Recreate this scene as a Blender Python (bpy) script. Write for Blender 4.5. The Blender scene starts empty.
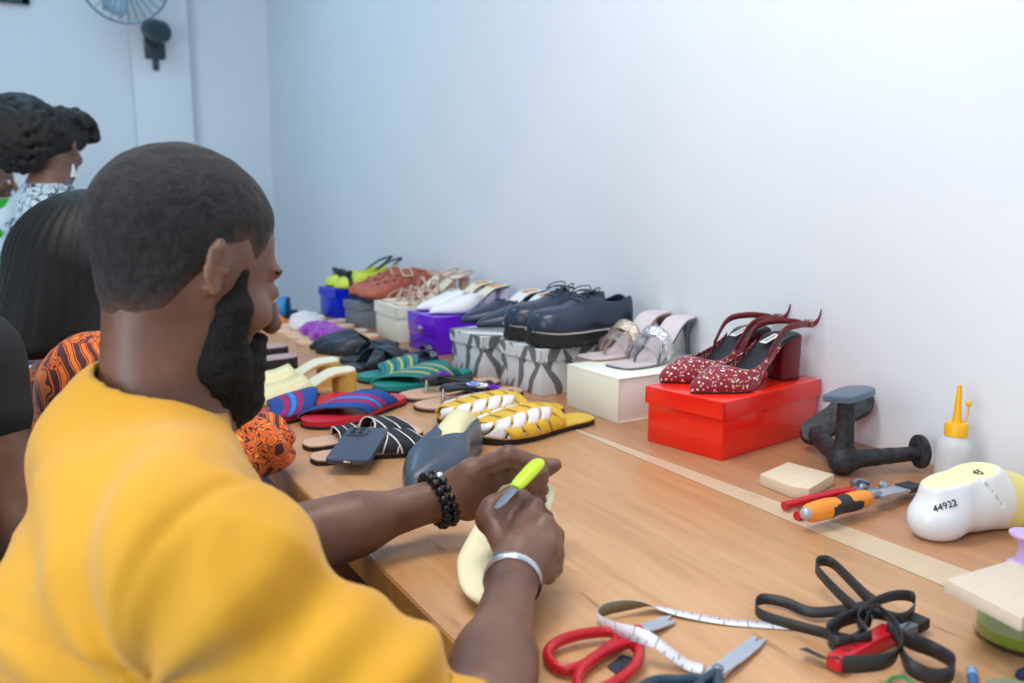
import bpy, bmesh, math, random
import numpy as np
from mathutils import Vector, Matrix, Euler
random.seed(7); rng = np.random.default_rng(7)
SC = bpy.context.scene
COL = SC.collection

# ---------------------------------------------------------------- camera, light, exposure
cam_d = bpy.data.cameras.new('camera'); cam = bpy.data.objects.new('camera', cam_d); COL.objects.link(cam)
cam.location = (0, 0, 1.21)
cam.rotation_euler = (math.radians(90) - math.atan(151.5/900), 0, -math.radians(29.15))
cam_d.sensor_width = 36; cam_d.lens = 900/1024*36; cam_d.clip_start = 0.02
cam_d.dof.use_dof = True; cam_d.dof.focus_distance = 1.33; cam_d.dof.aperture_fstop = 4.2
SC.camera = cam
SC.view_settings.view_transform = 'Standard'; SC.view_settings.look = 'None'
SC.view_settings.gamma = 1; SC.view_settings.use_curve_mapping = False
SC.view_settings.exposure = 0.1
W = bpy.data.worlds.new('room_daylight'); SC.world = W; W.use_nodes = True
W.node_tree.nodes['Background'].inputs[0].default_value = (0.68, 0.84, 1.0, 1)
W.node_tree.nodes['Background'].inputs[1].default_value = 0.5

def area(name, loc, size, power, color, target=None):
    d = bpy.data.lights.new(name, 'AREA'); d.shape = 'RECTANGLE'; d.size, d.size_y = size
    d.energy = power; d.color = color
    o = bpy.data.objects.new(name, d); COL.objects.link(o); o.location = loc
    if target is not None:
        o.rotation_euler = (Vector(target)-Vector(loc)).to_track_quat('-Z', 'Y').to_euler()
    return o
area('ceiling_and_fill_light', (0.25, 1.15, 2.78), (0.6, 1.2), 24, (1.0, 0.965, 0.93), (0.35, 1.15, 0))
area('ceiling_and_fill_light', (0.15, 3.6, 2.78), (0.6, 1.2), 14, (0.38, 0.74, 1.0), (0.15, 3.6, 0))
area('ceiling_and_fill_light', (-0.5, -0.55, 2.78), (0.6, 1.2), 16, (1.0, 0.96, 0.92), (0.1, 0.3, 0))  # fill lamp added behind the camera to brighten the table's side face
area('window_daylight', (-2.3, 0.1, 1.5), (1.8, 1.8), 50, (0.86, 0.93, 1.0), (0.5, 1.1, 0.9))

# ---------------------------------------------------------------- pixel rays (photo frame 1024x683) to points on real planes
_F = 900.0; _T = math.atan(151.5/900); _Y = math.radians(29.15)
_fw = np.array([math.sin(_Y)*math.cos(_T), math.cos(_Y)*math.cos(_T), -math.sin(_T)])
_rt = np.array([math.cos(_Y), -math.sin(_Y), 0.0]); _up = np.cross(_rt, _fw)
def _ray(x, y): return _fw + _rt*(x-512)/_F - _up*(y-341.5)/_F
_C = np.array([0, 0, 1.21])
TZ = 0.75                                               # table top height
def P(x, y, Z=TZ): r = _ray(x, y); return _C + r*(Z-_C[2])/r[2]
def D(x, y, d): return _C + _ray(x, y)*d

# ---------------------------------------------------------------- materials
MATS = {}
class NT:
    def __init__(s, name):
        s.m = bpy.data.materials.new(name); s.m.use_nodes = True; s.t = s.m.node_tree
        s.b = s.t.nodes['Principled BSDF']
    def n(s, typ, **kw):
        nd = s.t.nodes.new(typ)
        for k, v in kw.items():
            if k.startswith('i_'):
                key = k[2:]; key = int(key) if key.isdigit() else key.replace('_', ' ')
                nd.inputs[key].default_value = v
            else: setattr(nd, k, v)
        return nd
    def l(s, a, b): s.t.links.new(a, b)
    def coord(s, kind='Object', scale=(1, 1, 1), rot=(0, 0, 0)):
        tc = s.n('ShaderNodeTexCoord'); mp = s.n('ShaderNodeMapping')
        mp.inputs['Scale'].default_value = scale; mp.inputs['Rotation'].default_value = rot
        s.l(tc.outputs[kind], mp.inputs[0]); return mp.outputs[0]
    def ramp(s, fac, stops, const=False):
        r = s.n('ShaderNodeValToRGB'); e = r.color_ramp
        e.interpolation = 'CONSTANT' if const else 'LINEAR'
        while len(e.elements) < len(stops): e.elements.new(1)
        for el, (p, c) in zip(e.elements, stops): el.position = p; el.color = (*c, 1)
        s.l(fac, r.inputs[0]); return r.outputs[0]
    def mix(s, fac, a, b):
        m = s.n('ShaderNodeMix', data_type='RGBA')
        for sock, v in ((m.inputs[0], fac), (m.inputs[6], a), (m.inputs[7], b)):
            if isinstance(v, (int, float)): sock.default_value = v
            elif isinstance(v, tuple): sock.default_value = (*v, 1)
            else: s.l(v, sock)
        return m.outputs[2]
    def math(s, op, a, b=0.0, c=None):
        m = s.n('ShaderNodeMath', operation=op)
        for i, v in enumerate((a, b, c)):
            if v is None: continue
            if isinstance(v, (int, float)): m.inputs[i].default_value = v
            else: s.l(v, m.inputs[i])
        return m.outputs[0]
    def bump(s, h, strength=0.3, dist=0.002):
        b = s.n('ShaderNodeBump'); b.inputs['Strength'].default_value = strength; b.inputs['Distance'].default_value = dist
        s.l(h, b.inputs['Height']); s.l(b.outputs[0], s.b.inputs['Normal'])
    def base(s, c):
        if isinstance(c, tuple): s.b.inputs['Base Color'].default_value = (*c, 1)
        else: s.l(c, s.b.inputs['Base Color'])
    def set(s, rough=0.5, metal=0.0, coat=0.0, sheen=0.0, spec=0.5, trans=0.0, alpha=None, sss=0.0, ior=None):
        i = s.b.inputs
        i['Roughness'].default_value = rough; i['Metallic'].default_value = metal
        i['Coat Weight'].default_value = coat; i['Sheen Weight'].default_value = sheen
        i['Specular IOR Level'].default_value = spec; i['Transmission Weight'].default_value = trans
        if alpha is not None: i['Alpha'].default_value = alpha
        if sss: i['Subsurface Weight'].default_value = sss; i['Subsurface Radius'].default_value = (.01, .005, .003)
        if ior: i['IOR'].default_value = ior
def srgb(*c):
    return tuple((v/255/12.92 if v/255 <= .04045 else ((v/255+.055)/1.055)**2.4) for v in c)
def mat(name, c, rough=0.5, var=0.06, nscale=40, bump=0.0, bscale=300, **kw):
    """plain surface with a little procedural mottling"""
    if name in MATS: return MATS[name]
    t = NT(name); co = t.coord()
    nz = t.n('ShaderNodeTexNoise', i_Scale=nscale, i_Detail=4.0); t.l(co, nz.inputs[0])
    a = tuple(max(0, v*(1-var)) for v in c); b = tuple(min(1, v*(1+var)) for v in c)
    t.base(t.ramp(nz.outputs[0], [(0.3, a), (0.7, b)])); t.set(rough=rough, **kw)
    if bump:
        n2 = t.n('ShaderNodeTexNoise', i_Scale=bscale, i_Detail=3.0); t.l(co, n2.inputs[0]); t.bump(n2.outputs[0], bump)
    MATS[name] = t.m; return t.m
def stripes(name, stops, axis=1, rep=1, rough=0.5, bump=0.0, slant=0.0, wave=0, **kw):
    """bands across a patch's UV; stops in [0,1) constant"""
    if name in MATS: return MATS[name]
    t = NT(name); co = t.coord('UV'); sp = t.n('ShaderNodeSeparateXYZ'); t.l(co, sp.inputs[0])
    v = t.math('ADD', sp.outputs[axis], t.math('MULTIPLY', sp.outputs[1-axis], slant))
    f = t.math('FRACT', t.math('MULTIPLY', v, rep))
    t.base(t.ramp(f, stops, True)); t.set(rough=rough, **kw)
    if bump:
        w = t.math('SINE', t.math('MULTIPLY', v, wave or 120)); t.bump(w, bump, 0.001)
    MATS[name] = t.m; return t.m

# ---------------------------------------------------------------- objects
def thing(name, label, cat, loc=(0, 0, 0), rotz=0, group=None):
    o = bpy.data.objects.new(name, None); o.empty_display_size = .05; COL.objects.link(o)
    o.location = tuple(map(float, loc)); o.rotation_euler = (0, 0, rotz)
    return tag(o, label, cat, group)
def tag(o, label=None, cat=None, group=None, kind=None):
    for k, v in (('label', label), ('category', cat), ('group', group), ('kind', kind)):
        if v: o[k] = v
    return o
def obj(name, VF, m, parent=None, label=None, smooth=40, world=False, uv=None, solid=0, subsurf=0, bev=0, soff=-1.0):
    V, Fc = VF[0], VF[1]; mi = VF[2] if len(VF) > 2 else None
    me = bpy.data.meshes.new(name)
    V = np.asarray(V, float)
    if world and parent is not None:
        M = np.array(Matrix.LocRotScale(parent.location, parent.rotation_euler, None).inverted())
        V = V @ M[:3, :3].T + M[:3, 3]
    me.from_pydata([tuple(v) for v in V.tolist()], [], [tuple(int(i) for i in f) for f in Fc])
    ms = m if isinstance(m, (list, tuple)) else [m]
    for x in ms: me.materials.append(x)
    if mi is not None: me.polygons.foreach_set('material_index', np.asarray(mi, np.int32))
    if uv is not None:
        lay = me.uv_layers.new(name='UVMap'); li = np.empty(len(me.loops), np.int32); me.loops.foreach_get('vertex_index', li)
        lay.data.foreach_set('uv', np.asarray(uv, np.float32)[li].ravel())
    me.update()
    if smooth:
        me.polygons.foreach_set('use_smooth', np.ones(len(me.polygons), bool))
        if smooth < 180:
            try: me.set_sharp_from_angle(angle=math.radians(smooth))
            except Exception: pass
    o = bpy.data.objects.new(name, me); COL.objects.link(o)
    if solid:
        md = o.modifiers.new('thick', 'SOLIDIFY'); md.thickness = solid; md.offset = soff
    if bev:
        md = o.modifiers.new('bevel', 'BEVEL'); md.width = bev; md.segments = 2; md.limit_method = 'ANGLE'
    if subsurf:
        md = o.modifiers.new('sub', 'SUBSURF'); md.levels = subsurf; md.render_levels = subsurf
    if parent is not None: o.parent = parent
    if label: o['label'] = label
    return o
def copy_tree(o, parent=None):
    c = o.copy(); COL.objects.link(c)
    if parent is not None: c.parent = parent
    for ch in list(o.children): copy_tree(ch, c)
    return c
def place_copy(o, label, loc, rotz, mirror=False):
    c = copy_tree(o); c.location = tuple(map(float, loc)); c.rotation_euler = (0, 0, rotz); c['label'] = label
    return c

# ---------------------------------------------------------------- mesh builders: each returns (verts, faces)
def join(*ms):
    V = []; Fc = []; MI = []; has = any(len(m) > 2 for m in ms)
    for m in ms:
        o = len(V); V += [tuple(v) for v in np.asarray(m[0], float).tolist()]; Fc += [tuple(i+o for i in f) for f in m[1]]
        MI += list(m[2]) if len(m) > 2 else [0]*len(m[1])
    return (V, Fc, MI) if has else (V, Fc)
def setmi(m, i): return (m[0], m[1], [i]*len(m[1]))
def move(m, loc=(0, 0, 0), rot=(0, 0, 0), scale=(1, 1, 1)):
    R = np.array(Euler(rot).to_matrix()); V = np.asarray(m[0], float)*np.array(scale) @ R.T + np.array(loc)
    return (V, m[1]) + tuple(m[2:])
def box(x0, x1, y0, y1, z0, z1, b=0.0, taper=1.0, seg=2):
    bm = bmesh.new(); r = bmesh.ops.create_cube(bm, size=1)
    for v in bm.verts:
        k = taper if v.co.z < 0 else 1
        v.co = Vector(((x0+x1)/2+v.co.x*(x1-x0)*k, (y0+y1)/2+v.co.y*(y1-y0)*k, (z0+z1)/2+v.co.z*(z1-z0)))
    if b: bmesh.ops.bevel(bm, geom=bm.edges[:], offset=b, segments=seg, affect='EDGES', profile=.5)
    bm.normal_update(); V = [tuple(v.co) for v in bm.verts]; bm.verts.index_update()
    Fc = [tuple(v.index for v in f.verts) for f in bm.faces]; bm.free(); return V, Fc
def prism(pts, z0, z1, b=0.0, seg=2):
    """outline in xy pulled up z0..z1"""
    bm = bmesh.new(); vs = [bm.verts.new((p[0], p[1], z0)) for p in pts]; f = bm.faces.new(vs)
    r = bmesh.ops.extrude_face_region(bm, geom=[f])
    for v in r['geom']:
        if isinstance(v, bmesh.types.BMVert): v.co.z = z1
    bmesh.ops.recalc_face_normals(bm, faces=bm.faces[:])
    if b:
        ed = [e for e in bm.edges if abs(e.verts[0].co.z-e.verts[1].co.z) < 1e-6]
        bmesh.ops.bevel(bm, geom=ed, offset=b, segments=seg, affect='EDGES', profile=.5)
    bm.verts.index_update(); V = [tuple(v.co) for v in bm.verts]; Fc = [tuple(v.index for v in f.verts) for f in bm.faces]
    bm.free(); return V, Fc
def loft(rings, cap=True, closed=True):
    """rings: list of equal-length point lists"""
    n = len(rings[0]); V = [tuple(p) for r in rings for p in r]; Fc = []
    for i in range(len(rings)-1):
        for j in range(n if closed else n-1):
            k = (j+1) % n; Fc.append((i*n+j, i*n+k, (i+1)*n+k, (i+1)*n+j))
    if cap and closed:
        Fc.append(tuple(range(n))[::-1]); Fc.append(tuple((len(rings)-1)*n+j for j in range(n)))
    return V, Fc
def lathe(prof, n=24):
    """prof: list of (r,z)"""
    return loft([[(r*math.cos(a), r*math.sin(a), z) for a in np.linspace(0, 2*math.pi, n, endpoint=False)] for r, z in prof])
def frames(pts):
    p = np.asarray(pts, float); t = np.gradient(p, axis=0); t /= np.linalg.norm(t, axis=1)[:, None]+1e-12
    ref = np.array([0, 0, 1.0]) if abs(t[0][2]) < .9 else np.array([1.0, 0, 0])
    N = []; nrm = ref-t[0]*(ref@t[0]); nrm /= np.linalg.norm(nrm)
    for i in range(len(p)):
        nrm = nrm-t[i]*(nrm@t[i]); nrm /= np.linalg.norm(nrm)+1e-12; N.append(nrm.copy())
    N = np.array(N); return p, t, N, np.cross(t, N)
def tube(pts, r, n=8, flat=1.0, cap=True):
    p, t, N, B = frames(pts); r = np.broadcast_to(np.asarray(r, float), (len(p),))
    an = np.linspace(0, 2*math.pi, n, endpoint=False)
    return loft([[p[i]+(N[i]*math.cos(a)*flat+B[i]*math.sin(a))*r[i] for a in an] for i in range(len(p))], cap)
def ring(c, R, r, axis=(0, 0, 1), n=28, m=8, sx=1.0):
    q = Vector((0, 0, 1)).rotation_difference(Vector(axis)).to_matrix(); R3 = np.array(q); rings = []
    for a in np.linspace(0, 2*math.pi, n, endpoint=False):
        rings.append([R3 @ np.array([(R+r*math.cos(b))*math.cos(a)*sx, (R+r*math.cos(b))*math.sin(a), r*math.sin(b)])+np.array(c) for b in np.linspace(0, 2*math.pi, m, endpoint=False)])
    V, Fc = loft(rings+[rings[0]], cap=False); return V, Fc
def curve(ctrl, n=24, closed=False):
    """Catmull-Rom through control points"""
    c = np.asarray(ctrl, float); m = len(c); out = []
    segs = m if closed else m-1
    for s in range(segs):
        if closed: p0, p1, p2, p3 = c[(s-1) % m], c[s], c[(s+1) % m], c[(s+2) % m]
        else: p0, p1, p2, p3 = c[max(s-1, 0)], c[s], c[s+1], c[min(s+2, m-1)]
        k = max(2, n//segs)
        for u in np.linspace(0, 1, k, endpoint=False):
            out.append(.5*((2*p1)+(-p0+p2)*u+(2*p0-5*p1+4*p2-p3)*u*u+(-p0+3*p1-3*p2+p3)*u**3))
    if not closed: out.append(c[-1])
    return np.array(out)
def ball(c, r, n=14, m=10, sc=(1, 1, 1)):
    return move(lathe([(max(1e-5, r*math.sin(a)), -r*math.cos(a)) for a in np.linspace(0.02, math.pi-.02, m)], n), c, scale=sc)
def band(pts, side, w):
    """strip of width w along pts; side = unit vectors (or one) across it. uv: v along"""
    p = np.asarray(pts, float); s = np.asarray(side, float)
    if s.ndim == 1: s = np.broadcast_to(s, p.shape)
    w = np.broadcast_to(np.asarray(w, float), (len(p),))[:, None]
    V = np.concatenate([p-s*w/2, p+s*w/2]); n = len(p)
    L = np.concatenate([[0], np.cumsum(np.linalg.norm(np.diff(p, axis=0), axis=1))])
    uv = [(0, l) for l in L]+[(1, l) for l in L]
    return (V, [(i, i+1, n+i+1, n+i) for i in range(n-1)]), uv
def ip(tbl, t):
    """smooth interpolation of a (t,v) table"""
    x = np.array([a for a, b in tbl], float); y = np.array([b for a, b in tbl], float); t = np.asarray(t, float)
    if len(x) < 3: return np.interp(t, x, y)
    d = np.diff(y)/np.diff(x); m = np.empty_like(y); m[0] = d[0]; m[-1] = d[-1]
    m[1:-1] = np.where(d[:-1]*d[1:] > 0, 2*d[:-1]*d[1:]/(d[:-1]+d[1:]+1e-12), 0)
    i = np.clip(np.searchsorted(x, t, side='right')-1, 0, len(x)-2); h = x[i+1]-x[i]; s = np.clip((t-x[i])/h, 0, 1)
    return (2*s**3-3*s**2+1)*y[i]+(s**3-2*s**2+s)*h*m[i]+(-2*s**3+3*s**2)*y[i+1]+(s**3-s**2)*h*m[i+1]

# ---------------------------------------------------------------- signed-distance bodies, meshed with surface nets
def unit(v): v = np.asarray(v, float); return v/np.linalg.norm(v)
def S(c, r, k=.01, op='+'):
    c = np.array(c, float); return (lambda p: np.sqrt(((p-c)**2).sum(1))-r, op, k)
def E(c, r, rot=(0, 0, 0), k=.01, op='+'):
    c = np.array(c, float); r = np.array(r, float); R = np.array(Euler(rot).to_matrix()) if not isinstance(rot, np.ndarray) else rot
    def f(p):
        q = (p-c) @ R; k0 = np.sqrt(((q/r)**2).sum(1)); k1 = np.sqrt(((q/r**2)**2).sum(1))+1e-9
        return np.where(k0 < 1e-4, -r.min(), k0*(k0-1)/k1)
    return (f, op, k)
def C(a, b, ra, rb, k=.01, op='+', flat=None):
    a = np.array(a, float); b = np.array(b, float); ab = b-a; L = ab@ab+1e-12
    def f(p):
        h = np.clip(((p-a)@ab)/L, 0, 1); d = p-a-h[:, None]*ab
        if flat is not None:
            ax, s = flat; ax = np.asarray(ax); d = d+np.outer(d@ax, ax)*(s-1)
        return np.sqrt((d**2).sum(1))-(ra+(rb-ra)*h)
    return (f, op, k)
def Bx(c, h, rot=(0, 0, 0), r=.004, k=.004, op='+'):
    c = np.array(c, float); h = np.array(h, float)-r; R = np.array(Euler(rot).to_matrix()) if not isinstance(rot, np.ndarray) else rot
    def f(p):
        q = np.abs((p-c) @ R)-h; return np.sqrt((np.maximum(q, 0)**2).sum(1))+np.minimum(q.max(1), 0)-r
    return (f, op, k)
def Fn(fun, op='+', k=.005): return (fun, op, k)
def ev(prims, p):
    d = np.full(len(p), 1e3)
    for f, op, k in prims:
        e = f(p)
        if op == '+':
            h = np.clip(.5+.5*(d-e)/k, 0, 1); d = d+(e-d)*h-k*h*(1-h)
        elif op == '-':
            e = -e; h = np.clip(.5-.5*(d-e)/k, 0, 1); d = d+(e-d)*h+k*h*(1-h)
        elif op == '&':
            h = np.clip(.5-.5*(d-e)/k, 0, 1); d = d+(e-d)*h+k*h*(1-h)
        elif op == 'd': d = d+e                     # displacement
    return d
def sdf(prims, lo, hi, vox):
    lo = np.array(lo, float); n = np.ceil((np.array(hi)-lo)/vox).astype(int)+1; Bk = 12
    Dn = np.full(tuple(n), 1e3, np.float32); g = [lo[i]+vox*np.arange(n[i]) for i in range(3)]
    blocks = [(i, j, k) for i in range(0, n[0], Bk) for j in range(0, n[1], Bk) for k in range(0, n[2], Bk)]
    cen = lo+vox*(np.array(blocks)+(Bk-1)/2); dc = ev(prims, cen); rad = vox*Bk*.9*1.25+.012
    for (i, j, k), d in zip(blocks, dc):
        sl = np.s_[i:i+Bk, j:j+Bk, k:k+Bk]
        if abs(d) > rad: Dn[sl] = d; continue
        X, Y, Z = np.meshgrid(g[0][i:i+Bk], g[1][j:j+Bk], g[2][k:k+Bk], indexing='ij')
        Dn[sl] = ev(prims, np.stack([X.ravel(), Y.ravel(), Z.ravel()], 1)).reshape(X.shape)
    Dn[0] = Dn[-1] = 1; Dn[:, 0] = Dn[:, -1] = 1; Dn[:, :, 0] = Dn[:, :, -1] = 1
    s = Dn < 0; c = sum(s[a:n[0]-1+a, b:n[1]-1+b, e:n[2]-1+e].astype(np.int8) for a in (0, 1) for b in (0, 1) for e in (0, 1))
    cells = np.argwhere((c > 0) & (c < 8)); idx = np.full(tuple(n-1), -1, np.int64); idx[tuple(cells.T)] = np.arange(len(cells))
    off = np.array([(a, b, e) for a in (0, 1) for b in (0, 1) for e in (0, 1)])
    cv = np.stack([Dn[tuple((cells+o).T)] for o in off], 1); acc = np.zeros((len(cells), 3)); cnt = np.zeros(len(cells))
    for x in range(8):
        for y in range(x+1, 8):
            if np.abs(off[x]-off[y]).sum() != 1: continue
            a, b = cv[:, x], cv[:, y]; m = (a < 0) != (b < 0); u = np.where(m, a/np.where(m, a-b, 1), 0)
            acc += np.where(m[:, None], off[x]+(off[y]-off[x])*u[:, None], 0); cnt += m
    V = lo+vox*(cells+acc/cnt[:, None]); Fs = []
    for ax in range(3):
        o1, o2 = [(1, 2), (2, 0), (0, 1)][ax]; A = [slice(0, n[i]) for i in range(3)]; B2 = list(A)
        A[ax] = slice(0, n[ax]-1); B2[ax] = slice(1, n[ax])
        ch = s[tuple(A)] != s[tuple(B2)]; e = np.argwhere(ch); e = e[(e[:, o1] > 0) & (e[:, o2] > 0)]
        if not len(e): continue
        ins = s[tuple(e.T)]; u = np.zeros(3, int); u[o1] = 1; v = np.zeros(3, int); v[o2] = 1
        q = np.stack([idx[tuple(np.clip(e-w, 0, n-2).T)] for w in (u+v, v, 0*u, u)], 1)
        q[~ins] = q[~ins][:, ::-1]; Fs.append(q[(q >= 0).all(1)])
    return V, np.concatenate(Fs)
def noise3(p, sc, seed=0):
    """cheap smooth pseudo-noise for cloth folds and curls"""
    r = np.random.default_rng(seed); o = np.zeros(len(p))
    for i in range(6):
        d = r.normal(size=3); d /= np.linalg.norm(d); o += np.sin((p@d)*sc*(.7+.6*r.random())+r.random()*6.28+1.3*np.sin((p@r.normal(size=3))*sc*.35))
    return o/6
# ---------------------------------------------------------------- the room
XW, YF = 1.344, 5.2
def structure(name, VF, m, **k): return tag(obj(name, VF, m, **k), kind='structure')
wallm = mat('painted_plaster', srgb(229, 234, 240), .6, .015, 3, bump=.08, bscale=90)
structure('wall_right', box(XW, XW+.12, -1.2, YF, 0, 2.9), wallm)
structure('wall_far', box(-3.2, XW+.12, YF, YF+.12, 0, 2.9), wallm)
structure('trim_1', box(.63, .913, YF-.09, YF, 0, 2.9, .004), wallm)            # plaster pilaster
structure('floor', box(-3.2, XW+.12, -1.2, YF+.12, -.1, 0), mat('floor_tile_grey', (.34, .34, .35), .35))
structure('ceiling', box(-3.2, XW+.12, -1.2, YF+.12, 2.9, 3.0), wallm)

# ---------------------------------------------------------------- work table
def wood(name, a, b, c, seed, sc=(13, 1.3, 13)):
    t = NT(name); co = t.coord('Object', sc); ad = t.n('ShaderNodeVectorMath', operation='ADD'); ad.inputs[1].default_value = (seed, seed*2.3, 0); t.l(co, ad.inputs[0])
    n1 = t.n('ShaderNodeTexNoise', i_Scale=1.0, i_Detail=6.0, i_Roughness=.62, i_Distortion=1.2); t.l(ad.outputs[0], n1.inputs[0])
    n2 = t.n('ShaderNodeTexNoise', i_Scale=5.0, i_Detail=5.0, i_Distortion=.4); t.l(ad.outputs[0], n2.inputs[0])
    n3 = t.n('ShaderNodeTexNoise', i_Scale=.35, i_Detail=2.0); t.l(ad.outputs[0], n3.inputs[0])
    c1 = t.ramp(n1.outputs[0], [(.3, a), (.5, b), (.68, c)]); c2 = t.ramp(n2.outputs[0], [(.38, a), (.62, b)])
    c3 = t.mix(.38, c1, c2); c4 = t.ramp(n3.outputs[0], [(.35, a), (.65, c)])
    n4 = t.n('ShaderNodeTexNoise', i_Scale=1.6, i_Detail=5.0, i_Distortion=3.5); t.l(ad.outputs[0], n4.inputs[0]); dk = t.ramp(n4.outputs[0], [(.24, tuple(v*.55 for v in a)), (.36, b)])
    t.base(t.mix(t.ramp(n4.outputs[0], [(.27, (.75,)*3), (.38, (0,)*3)]), t.mix(.3, c3, c4), dk)); t.set(rough=.36, coat=.12); t.b.inputs['Coat Roughness'].default_value = .3
    t.bump(n2.outputs[0], .08, .001); return t.m
w_front = wood('honey_timber', (.40, .185, .068), (.60, .31, .13), (.74, .45, .235), 0.0)
w_back = wood('red_brown_timber', (.30, .125, .058), (.47, .225, .105), (.58, .31, .16), 4.0)
w_strip = wood('pale_timber', (.6, .43, .27), (.66, .49, .32), (.7, .53, .37), 9.0)
steel_black = mat('black_painted_steel', (.012, .013, .016), .45)
tb = thing('work_table', 'long wooden work table with pale seam strip and black steel frame along white wall', 'table', (.86, 1.4, 0))
Y0, Y1 = -.15, 3.26
obj('tabletop_board', box(.371, .9315, Y0, Y1, TZ-.046, TZ, .004), w_front, tb, 'honey brown front board of the tabletop', world=True)
pts = [(.932, 1.75), (.932, Y0), (1.04, Y0), (.998, .63), (.944, 1.42)]
obj('seam_strip', prism(pts[::-1], TZ-.044, TZ-.0006), w_strip, tb, 'pale tapering strip between the boards', world=True)
pts = [(.9325, 1.75), (.9455, 1.42), (.999, .63), (1.041, Y0), (XW-.001, Y0), (XW-.001, Y1), (.9325, Y1)]
obj('tabletop_board', prism(pts, TZ-.046, TZ-.0003, .001), w_back, tb, 'reddish brown back board of the tabletop', world=True)
obj('painted_light_strip', box(.3702, .3712, Y0+.001, Y1-.001, TZ-.043, TZ-.0035), mat('painted_light_amber', (.60, .29, .07), .4, .2, 25), tb, 'front edge strip with light painted into its amber colour', world=True)  # brighter amber than the board: light on the side face painted as colour
obj('frame_rail', box(.392, .432, Y0+.04, Y1-.05, TZ-.112, TZ-.047, .002), steel_black, tb, world=True)
obj('frame_rail', box(1.27, 1.31, Y0+.04, Y1-.05, TZ-.112, TZ-.047, .002), steel_black, tb, world=True)
for yy in (Y0+.06, 1.98, Y1-.1):
    obj('cross_rail', box(.432, 1.27, yy, yy+.04, TZ-.1, TZ-.047, .002), steel_black, tb, world=True)
    for xx in (.394, 1.27):
        obj('leg', box(xx, xx+.04, yy, yy+.04, 0, TZ-.112, .002), steel_black, tb, world=True)

# ---------------------------------------------------------------- wall fan, framed picture
fan_dark = mat('dark_teal_plastic', (.02, .05, .065), .4); fan_wire = mat('chromed_wire', (.16, .24, .3), .35, metal=.6)
fan = thing('wall_fan', 'wire caged fan on a dark bracket high on the far pilaster', 'fan', (.74, YF-.09, 1.95))
obj('bracket', join(box(-.05, .05, -.02, 0, -.075, .05, .006), box(-.015, .015, -.02, -.002, -.13, -.07, .004)), fan_dark, fan)
obj('motor_housing', join(move(lathe([(.005, -.09), (.045, -.08), (.055, -.03), (.055, .05), (.035, .09), (.004, .095)], 18), (-.0, -.11, .05), (math.pi/2+.25, 0, .3)),
    tube(curve([(0, -.02, 0), (.02, -.06, .02), (.01, -.1, .03)], 8), .022)), fan_dark, fan)
cg = []
fc = np.array([-.16, -.30, .245]); fax = unit((-.15, -1, -.25)); q = np.array(Vector((0, 0, 1)).rotation_difference(Vector(fax)).to_matrix())
R = .2
cg.append(move((ring((0, 0, 0), R, .006, n=40)), fc)); cg[-1] = ((np.asarray(ring((0, 0, 0), R, .005, n=40)[0])@q.T)+fc, cg[-1][1])
for a in np.linspace(0, 2*math.pi, 30, endpoint=False):
    for sgn in (1, -1):
        pr = [(q@np.array([math.cos(a)*R*math.cos(b), math.sin(a)*R*math.cos(b), sgn*.075*math.sin(b)]))+fc for b in np.linspace(0, 1.35, 8)]
        cg.append(tube(pr, .0014, 5))
obj('cage', join(*cg), fan_wire, fan)
for i in range(3):
    a0 = i*2.094; g = []
    for r_, w_ in ((.03, .02), (.08, .05), (.13, .06), (.17, .045)):
        g.append([(q@np.array([r_*math.cos(a0)-s*w_*math.sin(a0), r_*math.sin(a0)+s*w_*math.cos(a0), s*.022]))+fc for s in (-1, 0, 1)])
    obj('blade', loft(g, False, False), mat('pale_blue_plastic', (.35, .5, .6), .4), fan, solid=.003)
obj('hub', (np.asarray(lathe([(.004, .04), (.03, .035), (.036, 0), (.036, -.03), (.004, -.035)], 18)[0])@q.T+fc, lathe([(.004, .04), (.03, .035), (.036, 0), (.036, -.03), (.004, -.035)], 18)[1]), fan_dark, fan)
PXR = np.array([.188, 5.16, 2.105])
pic = thing('wall_picture', 'dark framed picture at the top left of the far wall', 'picture', (PXR[0]-.09, YF-.02, PXR[2]+.2))
obj('picture_frame', join(box(-.44, .09, -.015, .019, -.2, -.165, .004), box(-.44, .09, -.015, .019, .165, .2, .004), box(-.44, -.405, -.015, .019, -.2, .2, .004), box(.055, .09, -.015, .019, -.2, .2, .004)), mat('dark_teal_frame', (.01, .06, .085), .35), pic)
obj('picture_panel', box(-.405, .055, 0, .018, -.165, .165), mat('blue_grey_print', (.2, .34, .42), .4, .4, 8), pic)

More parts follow.
